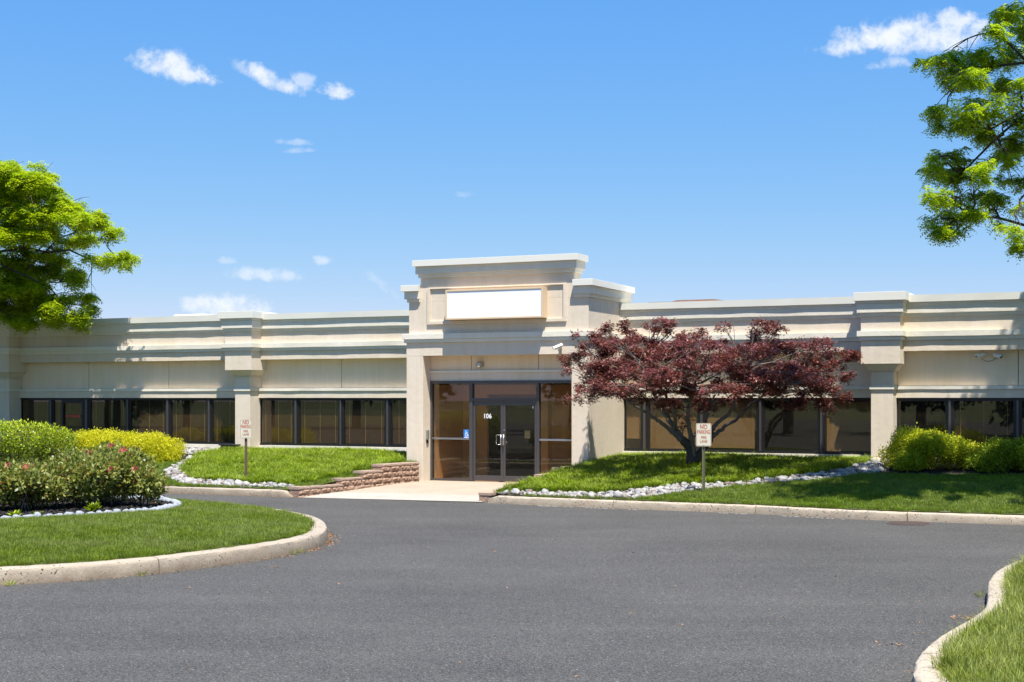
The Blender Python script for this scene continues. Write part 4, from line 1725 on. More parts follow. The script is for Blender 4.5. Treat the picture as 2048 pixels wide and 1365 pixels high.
trunks = [
    ([(1384, 926, 0), (1384, 905, 0), (1379, 892, 0), (1365, 880, -.05)], .145, .095, 'trunk'),
    ([(1390, 926, .02), (1402, 902, .05), (1412, 890, .1), (1422, 879, .2)], .10, .075, 'trunk'),
    ([(1386, 915, -.05), (1386, 895, -.05), (1384, 882, -.1), (1377, 850, -.2), (1374, 832, -.3), (1378, 815, -.3), (1380, 799, -.35), (1388, 770, -.4)], .075, .03, 'branch'),
    ([(1367, 882, -.05), (1356, 866, .05), (1345, 852, .1), (1334, 833, .2), (1325, 819, .3), (1316, 804, .4), (1309, 789, .5), (1296, 760, .7), (1285, 730, .9)], .085, .03, 'branch'),
    ([(1362, 880, -.1), (1348, 868, -.2), (1335, 856, -.35), (1324, 847, -.5), (1310, 837, -.6), (1296, 829, -.7), (1280, 818, -.8), (1266, 812, -.9), (1254, 799, -.9), (1246, 785, -.9)], .06, .02, 'branch'),
    ([(1350, 860, 0), (1350, 830, -.6), (1338, 800, -.9), (1322, 775, -1.1), (1300, 755, -1.2)], .05, .02, 'branch'),
    ([(1421, 880, .2), (1424, 865, .2), (1430, 850, .2), (1443, 840, .2), (1458, 829, .1), (1466, 812, 0), (1471, 796, -.1), (1478, 765, -.1), (1490, 735, 0)], .062, .025, 'branch'),
    ([(1421, 876, .15), (1434, 866, .2), (1447, 858, .3), (1456, 847, .35), (1468, 845, .4), (1478, 834, .5), (1488, 822, .6), (1498, 811, .7), (1513, 801, .8), (1545, 775, .9), (1580, 750, 1.0)], .055, .02, 'branch'),
    ([(1380, 885, .1), (1392, 866, .5), (1408, 850, .8), (1420, 820, 1.1), (1430, 790, 1.3)], .05, .02, 'branch'),
]
tips = []
for pts, r0, r1, nm in trunks:
    q = fine_curve([mpx(*p) for p in pts], 2, r, .008)
    limb(nm, M_BARK if nm == 'branch' else M_BARK_D, q, r0, r1, mp, 10)
    tips += [(q[-1], r1)] + ([(q[int(len(q) * .75)], r1)] if nm == 'branch' else [])

mpads_px = [  # centre px, half sizes px, depth
    (1165, 682, 30, 14, -.3), (1150, 745, 30, 16, -.2), (1145, 715, 28, 14, .1), (1190, 700, 45, 20, .4), (1165, 775, 30, 14, -.5), (1150, 800, 14, 8, -.6), (1185, 790, 16, 12, -.4),
    (1190, 740, 50, 22, -.6), (1210, 665, 26, 16, .5), (1250, 660, 22, 18, .2), (1235, 690, 50, 22, .8), (1245, 730, 60, 26, -.4), (1240, 765, 45, 20, -.9), (1228, 785, 24, 12, -1.1),
    (1300, 676, 34, 16, .3), (1325, 648, 26, 10, .1), (1310, 660, 24, 12, .0), (1345, 657, 18, 9, .4), (1295, 710, 55, 24, .9), (1300, 745, 60, 24, -.8), (1290, 780, 44, 14, -1.0), (1345, 700, 50, 20, 1.2),
    (1368, 672, 22, 10, .2), (1396, 664, 18, 9, .5), (1385, 690, 36, 16, .8), (1360, 740, 55, 22, -.9), (1345, 775, 42, 13, -.7), (1400, 715, 50, 20, .6), (1420, 745, 55, 22, -.8), (1410, 778, 46, 12, -.3),
    (1452, 652, 17, 9, .2), (1440, 690, 36, 14, .3), (1465, 700, 46, 20, .9), (1480, 735, 58, 24, -.6), (1470, 768, 45, 14, -.5), (1512, 640, 12, 11, .1), (1530, 657, 30, 11, .0), (1512, 665, 22, 10, .3), (1555, 661, 16, 7, .2),
    (1515, 690, 44, 18, .6), (1545, 705, 50, 18, .2), (1580, 698, 34, 12, .4), (1605, 694, 22, 7, .3), (1535, 745, 60, 24, -.5), (1520, 780, 50, 16, -.8), (1575, 735, 55, 22, .7), (1590, 770, 60, 22, -.4), (1580, 800, 46, 14, -.6),
    (1620, 720, 34, 13, .4), (1645, 745, 42, 16, .2), (1650, 775, 42, 14, .0), (1640, 800, 30, 14, -.2), (1655, 820, 14, 6, -.3), (1672, 730, 26, 9, .5), (1700, 718, 20, 5, .5), (1690, 710, 24, 7, .6), (1675, 795, 26, 8, .1), (1690, 755, 18, 7, .3),
    (1345, 812, 34, 12, -.8), (1368, 845, 16, 18, .2), (1420, 812, 30, 10, .3), (1365, 815, 26, 14, .3), (1395, 800, 26, 10, 1.0), (1480, 800, 20, 8, .4), (1262, 795, 22, 9, -.8), (1290, 800, 18, 8, -.6)]
mpads = []
sc_ = DM / F
for (px, py, rx, ry, dd) in mpads_px:
    c = mpx(px, py, dd)
    mpads.append((c, (rx * sc_, min(.55, rx * sc_ * .8), ry * sc_), 1.0))
# the far and near sides of the crown, seen from other positions
for _ in range(40):
    px = r.uniform(1200, 1640)
    mpads.append((mpx(px, r.uniform(680, 785), r.uniform(-3.0, .9)), (.5, .5, .13), .45))
# twigs from limb tips to the pads
tw = MB()
for c, rad, *_ in mpads:
    d = [(c - t).length for t, _r in tips]
    t0, rr0 = tips[int(np.argmin(d))]
    q = bez(t0, c + Vector((0, 0, -rad[2] * .3)), -.05, 6, .03, r)
    tw.tube(q, [.02 - .013 * i / 5 for i in range(6)], 5)
    for k in range(4):
        e = c + Vector((r.uniform(-1, 1) * rad[0], r.uniform(-1, 1) * rad[1], r.uniform(-.3, .8) * rad[2]))
        tw.tube(bez(q[3 + k % 2], e, .05, 4), [.008, .007, .005, .003], 4, False)
tw.build('twigs', M_BARK, mp, smooth=True, kind='stuff')
L = Leaves()
msub = []
for c, rad, wt in mpads:
    for _ in range(5):
        o_ = r.uniform(-1, 1, 3) * .9
        msub.append((c + Vector((o_[0] * rad[0], o_[1] * rad[1], o_[2] * rad[2])), (rad[0] * .42, rad[1] * .42, max(.05, rad[2] * .34)), wt))
N_ = 12000
c, d, val, idx = clumps(N_, 5, msub, r, .045, .6)
n = len(c)
dr = unit(np.column_stack([r.randn(n), r.randn(n), -.35 + r.randn(n) * .35]))
nrm = unit(np.column_stack([r.randn(n) * .55, r.randn(n) * .55, np.ones(n)]))
v_ = np.clip(val * .5 + r.uniform(0, .5, n), 0, 1)
for a in (-.75, 0, .75):       # three lobes of a palmate leaf
    side = unit(np.cross(dr, nrm))
    ax = dr * math.cos(a) + side * math.sin(a)
    L.add(c, ax, nrm, r.uniform(.05, .085, n) * (1 if a == 0 else .8), .019, v_)
obj('crown', L.mesh('crown'), M_MAPLE, mp, kind='stuff')


# ------------------------------------------------------------ honey locusts
def locust(name, base, crown_pads, mat, limbs, label, seed, nclump, frond_len=.20, trunk_r=.17, pairs=5, lf=.06, lw=.028):
    r = np.random.RandomState(seed)
    root = empty(name, base, label=label, cat='tree', group='honey locust trees')
    base = Vector(base)
    pads = [(Vector(c) - base, rad, wt) for c, rad, wt in crown_pads]
    sub = []
    for c, rad, wt in pads:
        for _ in range(4):
            o_ = Vector(r.uniform(-1, 1, 3)) * .85
            sub.append((c + Vector((o_[0] * rad[0], o_[1] * rad[1], o_[2] * rad[2])), (rad[0] * .5, rad[1] * .5, max(.1, rad[2] * .5)), wt))
    top = Vector(limbs[-1]) - base
    q = fine_curve([(0, 0, -.1), (.05, 0, 1.2), (.0, .1, 2.4), top], 2, r, .02)
    limb('trunk', M_BARK_D, q, trunk_r, trunk_r * .4, root, 12)
    hubs = []
    for e in limbs[:-1]:
        e = Vector(e) - base
        s0 = q[min(len(q) - 1, int(len(q) * r.uniform(.5, .95)))]
        b = bez(s0, e, .5, 9, .06, r)
        limb('branch', M_BARK_D, b, trunk_r * .42, .018, root, 8)
        hubs += b[3:]
    hubs += q[len(q) // 2:]
    tw = MB()
    H_ = np.array([tuple(h) for h in hubs])
    for c, rad, wt in pads:
        cv = np.array(tuple(c))
        h = Vector(H_[int(np.argmin(np.linalg.norm(H_ - cv, axis=1)))])
        b = bez(h, c, .12, 6, .05, r)
        tw.tube(b, [.024, .02, .016, .013, .010, .006], 5)
        for k in range(5):
            e = c + Vector((r.uniform(-1, 1) * rad[0], r.uniform(-1, 1) * rad[1], r.uniform(-.9, .7) * rad[2]))
            tw.tube(bez(b[2 + k % 4], e, .08, 4), [.010, .008, .006, .004], 4, False)
    tw.build('twigs', M_BARK_D, root, smooth=True, kind='stuff')
    L = Leaves()
    # clusters of drooping pinnate fronds
    c, d, idx, qd = in_pads(sub, nclump, r, .6)
    val0 = r.uniform(0, 1, nclump)
    k = 6
    o = np.repeat(c, k, 0) + r.randn(nclump * k, 3) * .02
    dv = np.repeat(d, k, 0) * np.array([.8, .8, .25])
    fr = unit(np.column_stack([r.randn(nclump * k), r.randn(nclump * k), -.25 + r.randn(nclump * k) * .35]) + dv)
    vv = np.repeat(val0, k)
    m = len(o)
    fl_ = r.uniform(.6, 1.1, m) * frond_len
    up = np.zeros((m, 3))
    up[:, 2] = 1
    side = unit(np.cross(fr, up + r.randn(m, 3) * .3))
    for j in range(pairs):
        t = (j + .6) / pairs
        p = o + fr * (fl_ * t)[:, None]
        p[:, 2] -= (t ** 2) * fl_ * .45
        for sg in (-1, 1):
            ax = side * sg + fr * .45
            ax[:, 2] -= .25
            L.add(p, ax, up + r.randn(m, 3) * .35, r.uniform(.8, 1.2, m) * lf, lw, np.clip(vv * .6 + r.uniform(0, .4, m), 0, 1))
    obj('crown', L.mesh('crown'), mat, root, kind='stuff')
    return root


r = np.random.RandomState(21)


def pads_px(lst, D, dj, r, depth_scale=.9):
    out = []
    for (px, py, rx, ry) in lst:
        dd = D + r.uniform(-dj, dj)
        s = dd / F
        c = P(px, py, dd)
        out.append((tuple(c), (rx * s, max(.3, rx * s * depth_scale), ry * s), 1.0))
    return out


ll = [(20, 345, 75, 36), (88, 340, 34, 16), (60, 375, 60, 26), (65, 415, 60, 30), (140, 400, 34, 14), (130, 432, 60, 24), (195, 428, 34, 14), (190, 450, 45, 16), (215, 466, 26, 9), (120, 470, 55, 18), (30, 460, 60, 30), (165, 478, 30, 10),
      (240, 512, 28, 10), (212, 522, 30, 11), (258, 524, 12, 8), (120, 512, 36, 16), (60, 510, 50, 18), (60, 560, 55, 26), (125, 560, 32, 26), (10, 590, 60, 30), (100, 600, 50, 22), (165, 592, 26, 16), (150, 625, 34, 16), (180, 618, 12, 8), (60, 625, 60, 14), (160, 645, 14, 9), (10, 540, 50, 40),
      (90, 625, 30, 18), (20, 400, 50, 40), (20, 640, 40, 12), (70, 590, 50, 20), (30, 560, 40, 22), (110, 628, 34, 16), (140, 560, 26, 14), (85, 530, 36, 14)]
lo_pads = [(c, a, 2.2) for c, a, w_ in pads_px(ll, 42.3, 1.2, r)]
for _ in range(75):        # the part of the crown outside the frame
    a, rr_ = r.uniform(0, 6.283), r.uniform(.1, 1) ** .5
    lo_pads.append(((-17.3 + math.cos(a) * rr_ * 3.3, 41.8 + math.sin(a) * rr_ * 2.2, r.uniform(4.9, 8.9)), (1.0, 1.0, .45), .4))
lb = (-17.0, 41.2, float(terr(-17.0, 41.2)))
tocol = lambda px, py, D: tuple(P(px, py, D))
locust('honey_locust_tree', lb, lo_pads, M_LOC, [tocol(150, 465, 42.3), tocol(230, 520, 42.4), tocol(60, 380, 42), tocol(120, 600, 41.6), tocol(90, 490, 43), (-19, 40, 7), (-18, 43, 7.5), (-16.5, 39.5, 8), tocol(10, 600, 42.5), (-17, 41.5, 7.2)],
       'bright green honey locust tree reaching in from the left over the roof edge', 31, 7800, .24, .15, 3, .095, .042)

rl = [(1872, 122, 26, 9), (1900, 112, 40, 10), (1925, 135, 46, 18), (1945, 160, 44, 18), (1962, 105, 30, 12), (1985, 130, 40, 22), (1990, 60, 26, 26), (2010, 20, 36, 24), (2040, 60, 50, 46), (2030, 110, 40, 30), (1905, 160, 26, 9), (1985, 175, 50, 20), (2030, 190, 50, 30),
      (1878, 223, 26, 7), (1915, 217, 34, 7), (1958, 205, 34, 12), (1905, 250, 40, 10), (1945, 262, 40, 14), (1975, 240, 50, 16), (2020, 245, 50, 20), (1985, 285, 50, 18), (2035, 290, 50, 22), (1905, 312, 34, 10), (1940, 325, 40, 14), (1862, 340, 20, 6), (1885, 352, 28, 8), (1925, 352, 40, 12), (1965, 345, 24, 14),
      (1870, 392, 24, 9), (1900, 405, 34, 10), (1945, 395, 34, 10), (1870, 440, 16, 12), (1895, 432, 34, 14), (1930, 440, 40, 16), (1900, 465, 26, 10), (1960, 425, 30, 9), (1880, 462, 14, 12), (1985, 392, 30, 10), (2020, 360, 30, 14), (2040, 420, 30, 12), (2030, 470, 22, 14), (2040, 490, 12, 8), (1990, 450, 12, 6), (2010, 320, 20, 12), (1868, 318, 10, 5)]
ro_pads = pads_px(rl, 26.5, 1.2, r, .9)
ro_pads = [(c, (a[0] * 1.0, a[1], a[2]), 2.6) for c, a, w_ in ro_pads]
for _ in range(100):
    a, rr_ = r.uniform(0, 6.283), r.uniform(.05, 1) ** .5
    x_, y_ = 13.6 + math.cos(a) * rr_ * 4.2, 27.6 + math.sin(a) * rr_ * 4.6
    z_ = r.uniform(5.0, 11.0)
    if 1024 + F * (x_ - 1.0) / y_ < 2060:
        x_ += 1.6
    ro_pads.append(((x_, y_, z_), (.95, .95, .42), 1.0))
for _ in range(20):
    x_, y_ = r.uniform(7.0, 9.6) if _ < 15 else r.uniform(9, 14), r.uniform(24.2, 27.4)
    ro_pads.append(((x_, y_, r.uniform(11.4, 13.6)), (1.0, 1.0, .4), .8))
rb = (13.2, 27.4, float(terr(13.2, 27.4)))
locust('honey_locust_tree', rb, ro_pads, M_LOC2, [tocol(1925, 150, 26.4), tocol(1990, 60, 26.6), tocol(1980, 260, 26.2), tocol(1930, 340, 26.8), tocol(1940, 430, 26.3), tocol(2040, 400, 26), (15, 25, 7.5), (15.5, 30, 8), (13, 31, 7), (12.5, 24.5, 7), (9.2, 26.0, 11.4), (11, 26, 12), (13.4, 27.2, 10.6)],
       'honey locust tree with drooping fronds at the upper right edge', 32, 10500, .19, .16, 5, .062, .028)


# ------------------------------------------------------------ shrubs
def shrub(name, label, center, pads, mat, seed, nl, leaf, width, group, upright=.3, size=.03, k=6, shell=.28, twig=None, cat='shrub', inner=True, topv=0.0):
    """pads: [(dx,dy,dz, rx,ry,rz)] relative to the foot"""
    r = np.random.RandomState(seed)
    root = empty(name, center, label=label, cat=cat, group=group)
    pd = [((a[0], a[1], a[2]), (a[3], a[4], a[5]), 1.0) for a in pads]
    st = MB()
    for i in range(16):
        p = pd[r.randint(len(pd))]
        e = Vector(p[0]) + Vector((r.uniform(-.7, .7) * p[1][0], r.uniform(-.7, .7) * p[1][1], r.uniform(-.1, .7) * p[1][2]))
        s0 = Vector((p[0][0] * .6 + r.randn() * .06, p[0][1] * .6 + r.randn() * .06, -.03))
        st.tube(bez(s0, e, .08, 6, .015, r), [.014, .012, .010, .008, .006, .004], 5)
    st.build('stems', M_BARK, root, smooth=True, kind='stuff')
    L = Leaves()
    c, d, val, idx = clumps(nl, k, pd, r, size, shell)
    m = c[:, 2] > .02
    c, d, val = c[m], d[m], val[m]
    n = len(c)
    ax = unit(d * .8 + r.randn(n, 3) * .6 + np.array([0, 0, upright]))
    nr = unit(d + r.randn(n, 3) * .7 + np.array([0, 0, .3]))
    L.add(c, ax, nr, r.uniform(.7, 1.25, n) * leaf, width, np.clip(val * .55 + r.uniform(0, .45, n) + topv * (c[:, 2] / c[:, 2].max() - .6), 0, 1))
    obj('foliage', L.mesh('foliage'), mat, root, kind='stuff')
    if twig:
        L = Leaves()
        c, d, val, idx = clumps(twig, 4, pd, r, size, .5)
        n = len(c)
        L.add(c, unit(d + r.randn(n, 3) * .5), r.randn(n, 3), r.uniform(.05, .11, n), .006, val)
        obj('dry_twigs', L.mesh('dry_twigs'), M_TWIG, root, kind='stuff')
    return root


def at(px, D, zf):
    x = (px - 1024) / F * D
    return (x, D, float(zf(x, D)))


def iz(x, y):
    return float(isl_z(np.array([x]), np.array([y]))[0])


rs = np.random.RandomState(3)


def dome(r, w_, d_, h_, n, low=.25):
    out = [(0, 0, h_ * .48, w_ * .66, d_ * .68, h_ * .42)]
    for i in range(n):
        a = r.uniform(0, 6.283)
        q = r.uniform(.45, .84)
        z = r.uniform(low, .74) * h_
        f = 1 - max(0, z / h_ - .55) * 1.2
        s = r.uniform(.17, .34)
        out.append((math.cos(a) * q * w_ * f, math.sin(a) * q * d_ * f, z, w_ * s, d_ * s, h_ * s * .75))
    return out


# boxwood hedge, clipped: one rounded block that runs out of the frame
hx = [(-.5 - .9 * i, .0, .62, .9, .7, .6) for i in range(5)] + [(-.15 - .5 * i, .12 * (i % 3 - 1), 1.20, .50, .62, .32) for i in range(9)]
hx += [(.12, 0, .66, .60, .62, .56), (.22, -.05, 1.06, .42, .55, .36)]
hb = at(88, 28.6, iz)
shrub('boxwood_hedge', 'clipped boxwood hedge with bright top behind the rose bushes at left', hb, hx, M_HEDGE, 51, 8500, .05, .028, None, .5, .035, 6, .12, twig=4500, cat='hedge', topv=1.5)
# rose bushes
rose_g = 'rose bushes in the island bed'
ROSES = [((250, 25.9), (.78, .72, 1.04), 'rounded rose bush with red blooms at the right end of the island bed'),
         ((150, 25.2), (.85, .75, .92), 'rose bush second from the right end of the island bed'),
         ((35, 24.6), (.85, .75, .74), 'lower rose bush at the left photo edge in the island bed'),
         ((-75, 24.4), (.8, .75, .74), 'rose bush just left of the photo edge in the island bed'),
         ((195, 27.0), (.75, .6, 1.0), 'rose bush in the back row before the clipped hedge')]
for i, ((px, D), (w_, d_, h_), lb_) in enumerate(ROSES):
    b = at(px, D, iz)
    pads = [(a * 1, b_, c_ + .12, d1, e1, f1) for a, b_, c_, d1, e1, f1 in dome(rs, w_, d_, h_, 16, .18)]
    root = shrub('rose_bush', lb_, b, pads, M_ROSE, 60 + i, 2600, .078, .046, rose_g, .3, .05, 4, .45, twig=500)
    fm_ = []
    rq = np.random.RandomState(80 + i)
    spots = {0: [(247, 900), (270, 938), (243, 903)], 1: [(180, 906), (222, 939), (221, 892)], 2: [(17, 931), (50, 934)], 3: [(-60, 930)], 4: []}[i]
    for (fx, fy) in spots:
        fp = P(fx, fy, D - d_ * .75)
        m = MB()
        for j in range(9):
            a = j * 2.4
            t = .012 + j * .004
            cx_, cy_, cz_ = math.cos(a) * t, math.sin(a) * t, .012 * (j % 3)
            u = Vector((math.cos(a), math.sin(a), .5)).normalized() * .024
            v_ = Vector((-math.sin(a), math.cos(a), 0)) * .018
            k = len(m.v)
            o = Vector((cx_, cy_, cz_))
            m.v += [tuple(o), tuple(o + u * .6 + v_), tuple(o + u), tuple(o + u * .6 - v_)]
            m.f.append((k, k + 1, k + 2, k + 3))
        f = m.build('rose_bloom', M_PINK, root)
        f.location = fp - Vector(b)
        f.rotation_euler = (R(55), rq.randn() * .3, rq.randn() * .3)

# yellow spireas against the left windows
yg = 'yellow shrubs along the left windows'
for i, ((px, D), (w_, d_, h_), lb_, mt) in enumerate([((307, 38.4), (.80, .72, .84), 'golden yellow mound shrub at the right end of its row by the left windows', M_YEL),
                                                   ((243, 38.9), (.66, .6, .84), 'golden yellow shrub second from the right end by the left windows', M_YEL),
                                                   ((200, 39.2), (.72, .6, .90), 'golden yellow shrub beside the green one by the left windows', M_YEL),
                                                   ((160, 39.8), (.62, .55, .80), 'greener shrub between the clipped hedge and the golden shrubs', M_YG),
                                                   ((95, 40.2), (.7, .55, .80), 'yellow shrub hidden mostly behind the clipped hedge', M_YEL)]):
    b = at(px, D, lambda x, y: terr(x, y))
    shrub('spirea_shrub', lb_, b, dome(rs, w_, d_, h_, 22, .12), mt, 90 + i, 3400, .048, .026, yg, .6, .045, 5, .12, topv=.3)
# shrubs at the right
rg = 'shrubs in the mulch at the right wing'
for i, ((px, D), (w_, d_, h_), lb_, mt) in enumerate([((1855, 31.4), (.98, .7, .92), 'large yellow green shrub beside the right pilaster', M_YG),
                                                   ((1815, 31.5), (.52, .5, .62), 'low golden shrub at the left end of the right hand row', M_YEL),
                                                   ((2000, 30.6), (.68, .62, .72), 'green shrub at the right photo edge, beside the large yellow green one', M_BOX),
                                                   ((2080, 30.2), (.65, .6, .70), 'green shrub just past the right photo edge', M_YG),
                                                   ((1935, 31.3), (.34, .4, .62), 'sparse thin shrub between two dense ones at right', M_YG)]):
    b = at(px, D, lambda x, y: terr(x, y))
    shrub('spirea_shrub', lb_, b, dome(rs, w_, d_, h_, 22 if i != 4 else 8, .12), mt, 110 + i, (5200, 1800, 3800, 3000, 500)[i], .050, .027, rg, .6, .05, 5, .15, twig=(0, 0, 0, 0, 300)[i], topv=.25)


# weeds
def weed(name, p, n, leaf, wd_, h_, label, mat, seed, grp=None, cat='weed'):
    r = np.random.RandomState(seed)
    L = Leaves()
    a = r.uniform(0, 6.283, n)
    q = r.uniform(.0, .35, n) * leaf
    o = np.column_stack([np.cos(a) * q, np.sin(a) * q, r.uniform(0, h_ * .5, n)])
    ax = np.column_stack([np.cos(a), np.sin(a), r.uniform(.3, 1.6, n)])
    L.add(o, ax, np.array([[0, 0, 1.]]) + r.randn(n, 3) * .3, r.uniform(.6, 1.2, n) * leaf, wd_, r.uniform(0, 1, n))
    o = obj(name, L.mesh('weed'), mat)
    o.location = p
    return tag(o, label, cat, grp)


weed('leafy_weed', at(186, 24.2, iz), 60, .14, .06, .16, 'bright green leafy weed sprouting in the dark mulch by the white edging', M_BOX, 1)
weed('leafy_weed', at(30, 23.2, iz), 26, .12, .05, .06, 'small green weed in the mulch at the left edge of the photo', M_BOX, 2)
weed('leafy_weed', at(75, 23.4, iz), 18, .10, .04, .05, 'flat little weed behind the white edging, right of the left edge', M_BOX, 3)
for j, (px, py, lb_) in enumerate(((22, 1172, 'tuft of grass at the foot of the island kerb, far left'), (284, 1153, 'tuft of grass at the foot of the island kerb below the middle scuff'),
                                  (590, 1110, 'small tuft of grass near the rounded end of the island kerb'), (603, 1106, 'thin grass tuft beside the rounded kerb end'))):
    x_, y_ = G(px, py)
    weed('kerb_weed', (x_, y_ - .02, 0), 26, .11, .007, .02, lb_, M_GR4, 10 + j, 'weeds along the island kerb')
x_, y_ = G(1967, 1196)
weed('kerb_weed', (x_ - .03, y_, 0), 20, .13, .008, .02, 'thin weed at the foot of the right hand kerb bend', M_GR4, 19)


# ============================================================ SIGNS
def sign(px, base_py, zb, top_py, bot_py, w_, post_mat, label, leng, tilt=0.0):
    D = (H - zb) * F / (base_py - HZ)
    x_ = (px - 1024) / F * D
    zt_, zb_ = H + (HZ - top_py) / F * D, H + (HZ - bot_py) / F * D
    root = empty('no_parking_sign', (x_, D, zb), tilt, label=label, cat='sign', group='no parking signs on posts')
    ps = MB()
    # U channel post
    ph = zt_ - zb - .03
    ps.box(-.03, -.024, -.018, .012, -.15, ph)
    ps.box(.024, .03, -.018, .012, -.15, ph)
    ps.box(-.024, .024, .006, .012, -.15, ph)
    po = ps.build('post', post_mat, root)
    hm = MB()
    k = 0
    z = .06
    while z < zb_ - zb - .03:
        hm.box(-.006, .006, .0035, .0055, z, z + .012)
        z += .0254 * 1.4
    hm.build('post_holes', M_BLACK, po, kind='stuff')
    hh_ = zt_ - zb_
    cx_, cz_ = 0, (zt_ + zb_) / 2 - zb

    def rrect(w1, h1, rad, y, n=5):
        out = []
        for (sx_, sz_, a0_) in ((1, 1, 0), (-1, 1, 90), (-1, -1, 180), (1, -1, 270)):
            for i in range(n + 1):
                a = R(a0_ + 90 * i / n)
                out.append((sx_ * (w1 / 2 - rad) + math.cos(a) * rad, y, cz_ + sz_ * (h1 / 2 - rad) + math.sin(a) * rad))
        return out
    o1 = rrect(w_, hh_, .03, -.0245)
    o2 = rrect(w_, hh_, .03, -.0215)
    n = len(o1)
    me = np_mesh('p', o1 + o2, [tuple(range(n)), tuple(range(n, 2 * n))[::-1]] + [(i, n + i, n + (i + 1) % n, (i + 1) % n) for i in range(n)])
    pn = obj('sign_panel', me, M_SIGN, root)
    a_ = rrect(w_ - .016, hh_ - .016, .026, -.0255)
    b_ = rrect(w_ - .030, hh_ - .030, .020, -.0255)
    me = np_mesh('b', a_ + b_, [(i, (i + 1) % n, n + (i + 1) % n, n + i) for i in range(n)])
    obj('border', me, M_RED, pn)
    for txt, sz_, zz, xs_ in (('NO', .125, .155, .80), ('PARKING', .118, .055, .60), ('FIRE', .078, -.045, .80), ('LANE', .078, -.125, .80)):
        me = text_mesh(txt, sz_, .0004, xs_)
        lw = max(v.co.x for v in me.vertices) - min(v.co.x for v in me.vertices)
        cxm = (max(v.co.x for v in me.vertices) + min(v.co.x for v in me.vertices)) / 2
        lim = w_ - .05 if txt == 'PARKING' else lw
        me.transform(Matrix.Translation((-cxm, 0, 0)))
        if txt == 'PARKING':
            me.transform(Matrix.Diagonal((lim / lw, 1, 1, 1)))
        t = obj('lettering', me, M_RED, pn)
        t.location = (0, -.026, cz_ + (zz - .035) * hh_ / .47)
        t.rotation_euler = (R(90), 0, 0)
    bo = MB()
    for zz in (cz_ + hh_ * .44, cz_ - hh_ * .44):
        bo.tube([(0, -.024, zz), (0, -.031, zz)], .009, 8)
    bo.build('bolts', M_STEEL, pn)
    return root


sign(492, 968, .20, 839.5, 877.5, .285, M_POSTB, 'no parking fire lane sign on a brown post in the left pebble border', 1)
sign(1407, 993, .22, 847, 893, .315, M_POSTG, 'no parking fire lane sign on a green post in front of the maple', 1, .02)

# black utility box by the left pilaster, small dark rock
bx = empty('utility_box', fl(s_of(452, .9), .72, .80), -PHI, label='black lidded box on the ground beside the left pilaster', cat='utility box')
MB().wedge((-.24, .24, -.17, .17), (-.22, .22, -.15, .15), -.1, .10).build('case', M_BLACK, bx, .01)
MB().box(-.26, .26, -.19, .19, .102, .135).build('lid', M_BLACK, bx, .01)

# ============================================================ MARKS AND DEBRIS ON THE ROAD
pl = MB()
rp_ = resample(kp_r, .05)
nr_ = normals(rp_)
rk = np.random.RandomState(4)
for (a, b) in ((1060, 1150), (1165, 1230), (1240, 1312), (1437, 1520), (1562, 1600), (1615, 1700)):
    for i in range(len(rp_) - 1):
        px = 1024 + F * rp_[i][0] / rp_[i][1]
        if a < px < b and rk.uniform() < .45:
            j0, j1 = rk.uniform(-.01, .01, 2)
            p0 = rp_[i] - nr_[i] * (.10 + j0)
            p1 = rp_[i + 1] - nr_[i + 1] * (.10 + j1)
            q0 = rp_[i] - nr_[i] * (.17 + j1)
            q1 = rp_[i + 1] - nr_[i + 1] * (.17 + j0)
            k = len(pl.v)
            pl.v += [(p0[0], p0[1], .004), (p1[0], p1[1], .004), (q1[0], q1[1], .004), (q0[0], q0[1], .004)]
            pl.f.append((k, k + 3, k + 2, k + 1))
pl.build('worn_paint_line', M_PAINT, kind='structure')

# storm grate
gx, gy = G(1814, 1046.5)
gr = empty('storm_drain', (gx, gy - .12, 0), -PHI - .05, label='rusty round drain cover in the road by the right kerb', cat='drain cover')
m = MB()
m.tube([(0, 0, .001), (0, 0, .009)], .40, 28)
m.build('cover_plate', M_DRAIN, gr)
m = MB()
for i in range(-5, 6):
    w1 = math.sqrt(max(0, .36 ** 2 - (i * .065) ** 2))
    m.box(-w1, w1, i * .065 - .014, i * .065 + .014, .0095, .017)
m.build('ribs', M_DRAIN, gr)

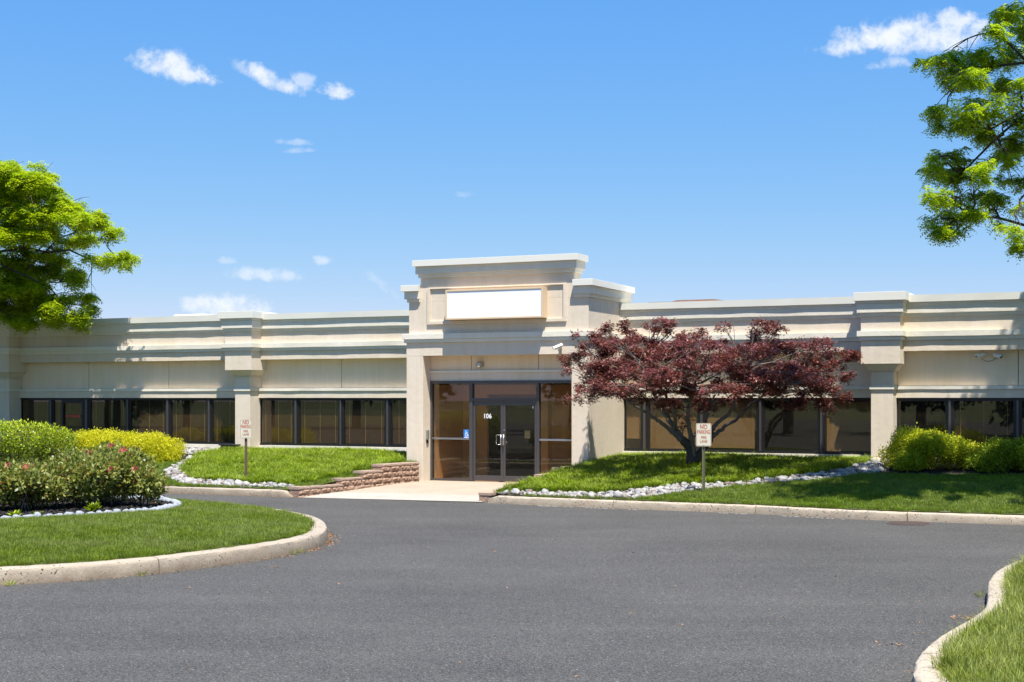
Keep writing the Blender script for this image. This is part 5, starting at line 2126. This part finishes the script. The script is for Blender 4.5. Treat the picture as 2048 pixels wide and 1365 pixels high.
# leaf litter along the island kerb, at the right kerb, and scattered on the road
lit = [np_mesh('lit', [(-.5, -.12, 0), (.5, -.15, .1), (.45, .15, 0), (-.4, .12, .12)], [(0, 1, 2, 3)]), np_mesh('lit', [(-.5, -.05, 0), (.5, -.04, .05), (.5, .04, 0), (-.5, .05, .05)], [(0, 1, 2, 3)]),
       np_mesh('lit', [(-.3, -.3, 0), (.3, -.2, .15), (.35, .25, 0), (-.2, .3, .1)], [(0, 1, 2, 3)])]
lit_c, nlit = tuft_collection('litter', lit, M_LITTER)
X1, Y1 = [], []
nk = normals(kp_i)
for i in range(len(kp_i)):
    px = 1024 + F * kp_i[i][0] / kp_i[i][1]
    if -60 < px < 700 and kp_i[i][1] < 25:
        dn = 5 if px < 480 else (18 if px < 600 else 30)
        dn = int(dn * max(.2, .6 + .8 * math.sin(i * .7) + .4 * rk.randn()))
        for _ in range(max(0, dn)):
            o = -abs(rk.exponential(.03 if px < 580 else .035)) - .004
            X1.append(kp_i[i][0] + nk[i][0] * o + rk.randn() * .04)
            Y1.append(kp_i[i][1] + nk[i][1] * o + rk.randn() * .01)
for (px, py, n, sp_) in ((1935, 1237, 60, .09), (1785, 1290, 14, .08), (1925, 1320, 10, .05), (1818, 1346, 10, .05), (1840, 1269, 6, .05), (1843, 1246, 6, .06), (1000, 1300, 4, .2), (560, 1135, 10, .1)):
    gx, gy = G(px, py)
    for _ in range(n):
        X1.append(gx + rk.randn() * sp_)
        Y1.append(gy + rk.randn() * sp_ * .8)
for _ in range(170):
    X1.append(rk.uniform(-4, 5))
    Y1.append(rk.uniform(9, 26))
X1, Y1 = np.array(X1), np.array(Y1)
scatter('leaf_litter', X1, Y1, np.zeros(len(X1)) + .006, lit_c, nlit, .012, .045, .3, kind='stuff')

# ============================================================ WOODS ACROSS THE LOT (seen in the window reflections)
r = np.random.RandomState(77)
L = Leaves()
pads = []
tk = MB()
for i in range(17):
    s_ = -96 + i * 8.2 + r.randn() * 1.5
    d_ = 58 + r.randn() * 3
    x_, y_ = XY(s_, d_)
    h_ = r.uniform(11, 15)
    tk.tube([(x_, y_, -.2), (x_ + .2, y_, h_ * .4), (x_, y_ + .3, h_ * .8)], [.35, .25, .08], 8)
    for k in range(9):
        pads.append(((x_ + r.randn() * 2.2, y_ + r.randn() * 1.5, r.uniform(.16, .9) * h_), (r.uniform(1.4, 2.4), 1.6, r.uniform(1.0, 1.7)), 1.0))
c, d, val, idx = clumps(9000, 5, pads, r, .25, .3)
n = len(c)
L.add(c, r.randn(n, 3), unit(d + r.randn(n, 3) * .7), r.uniform(.35, .7, n), .34, val)
obj('woodland', L.mesh('woodland'), M_DKLEAF, kind='stuff')
tk.build('woodland_trunks', M_BARK_D, kind='stuff')
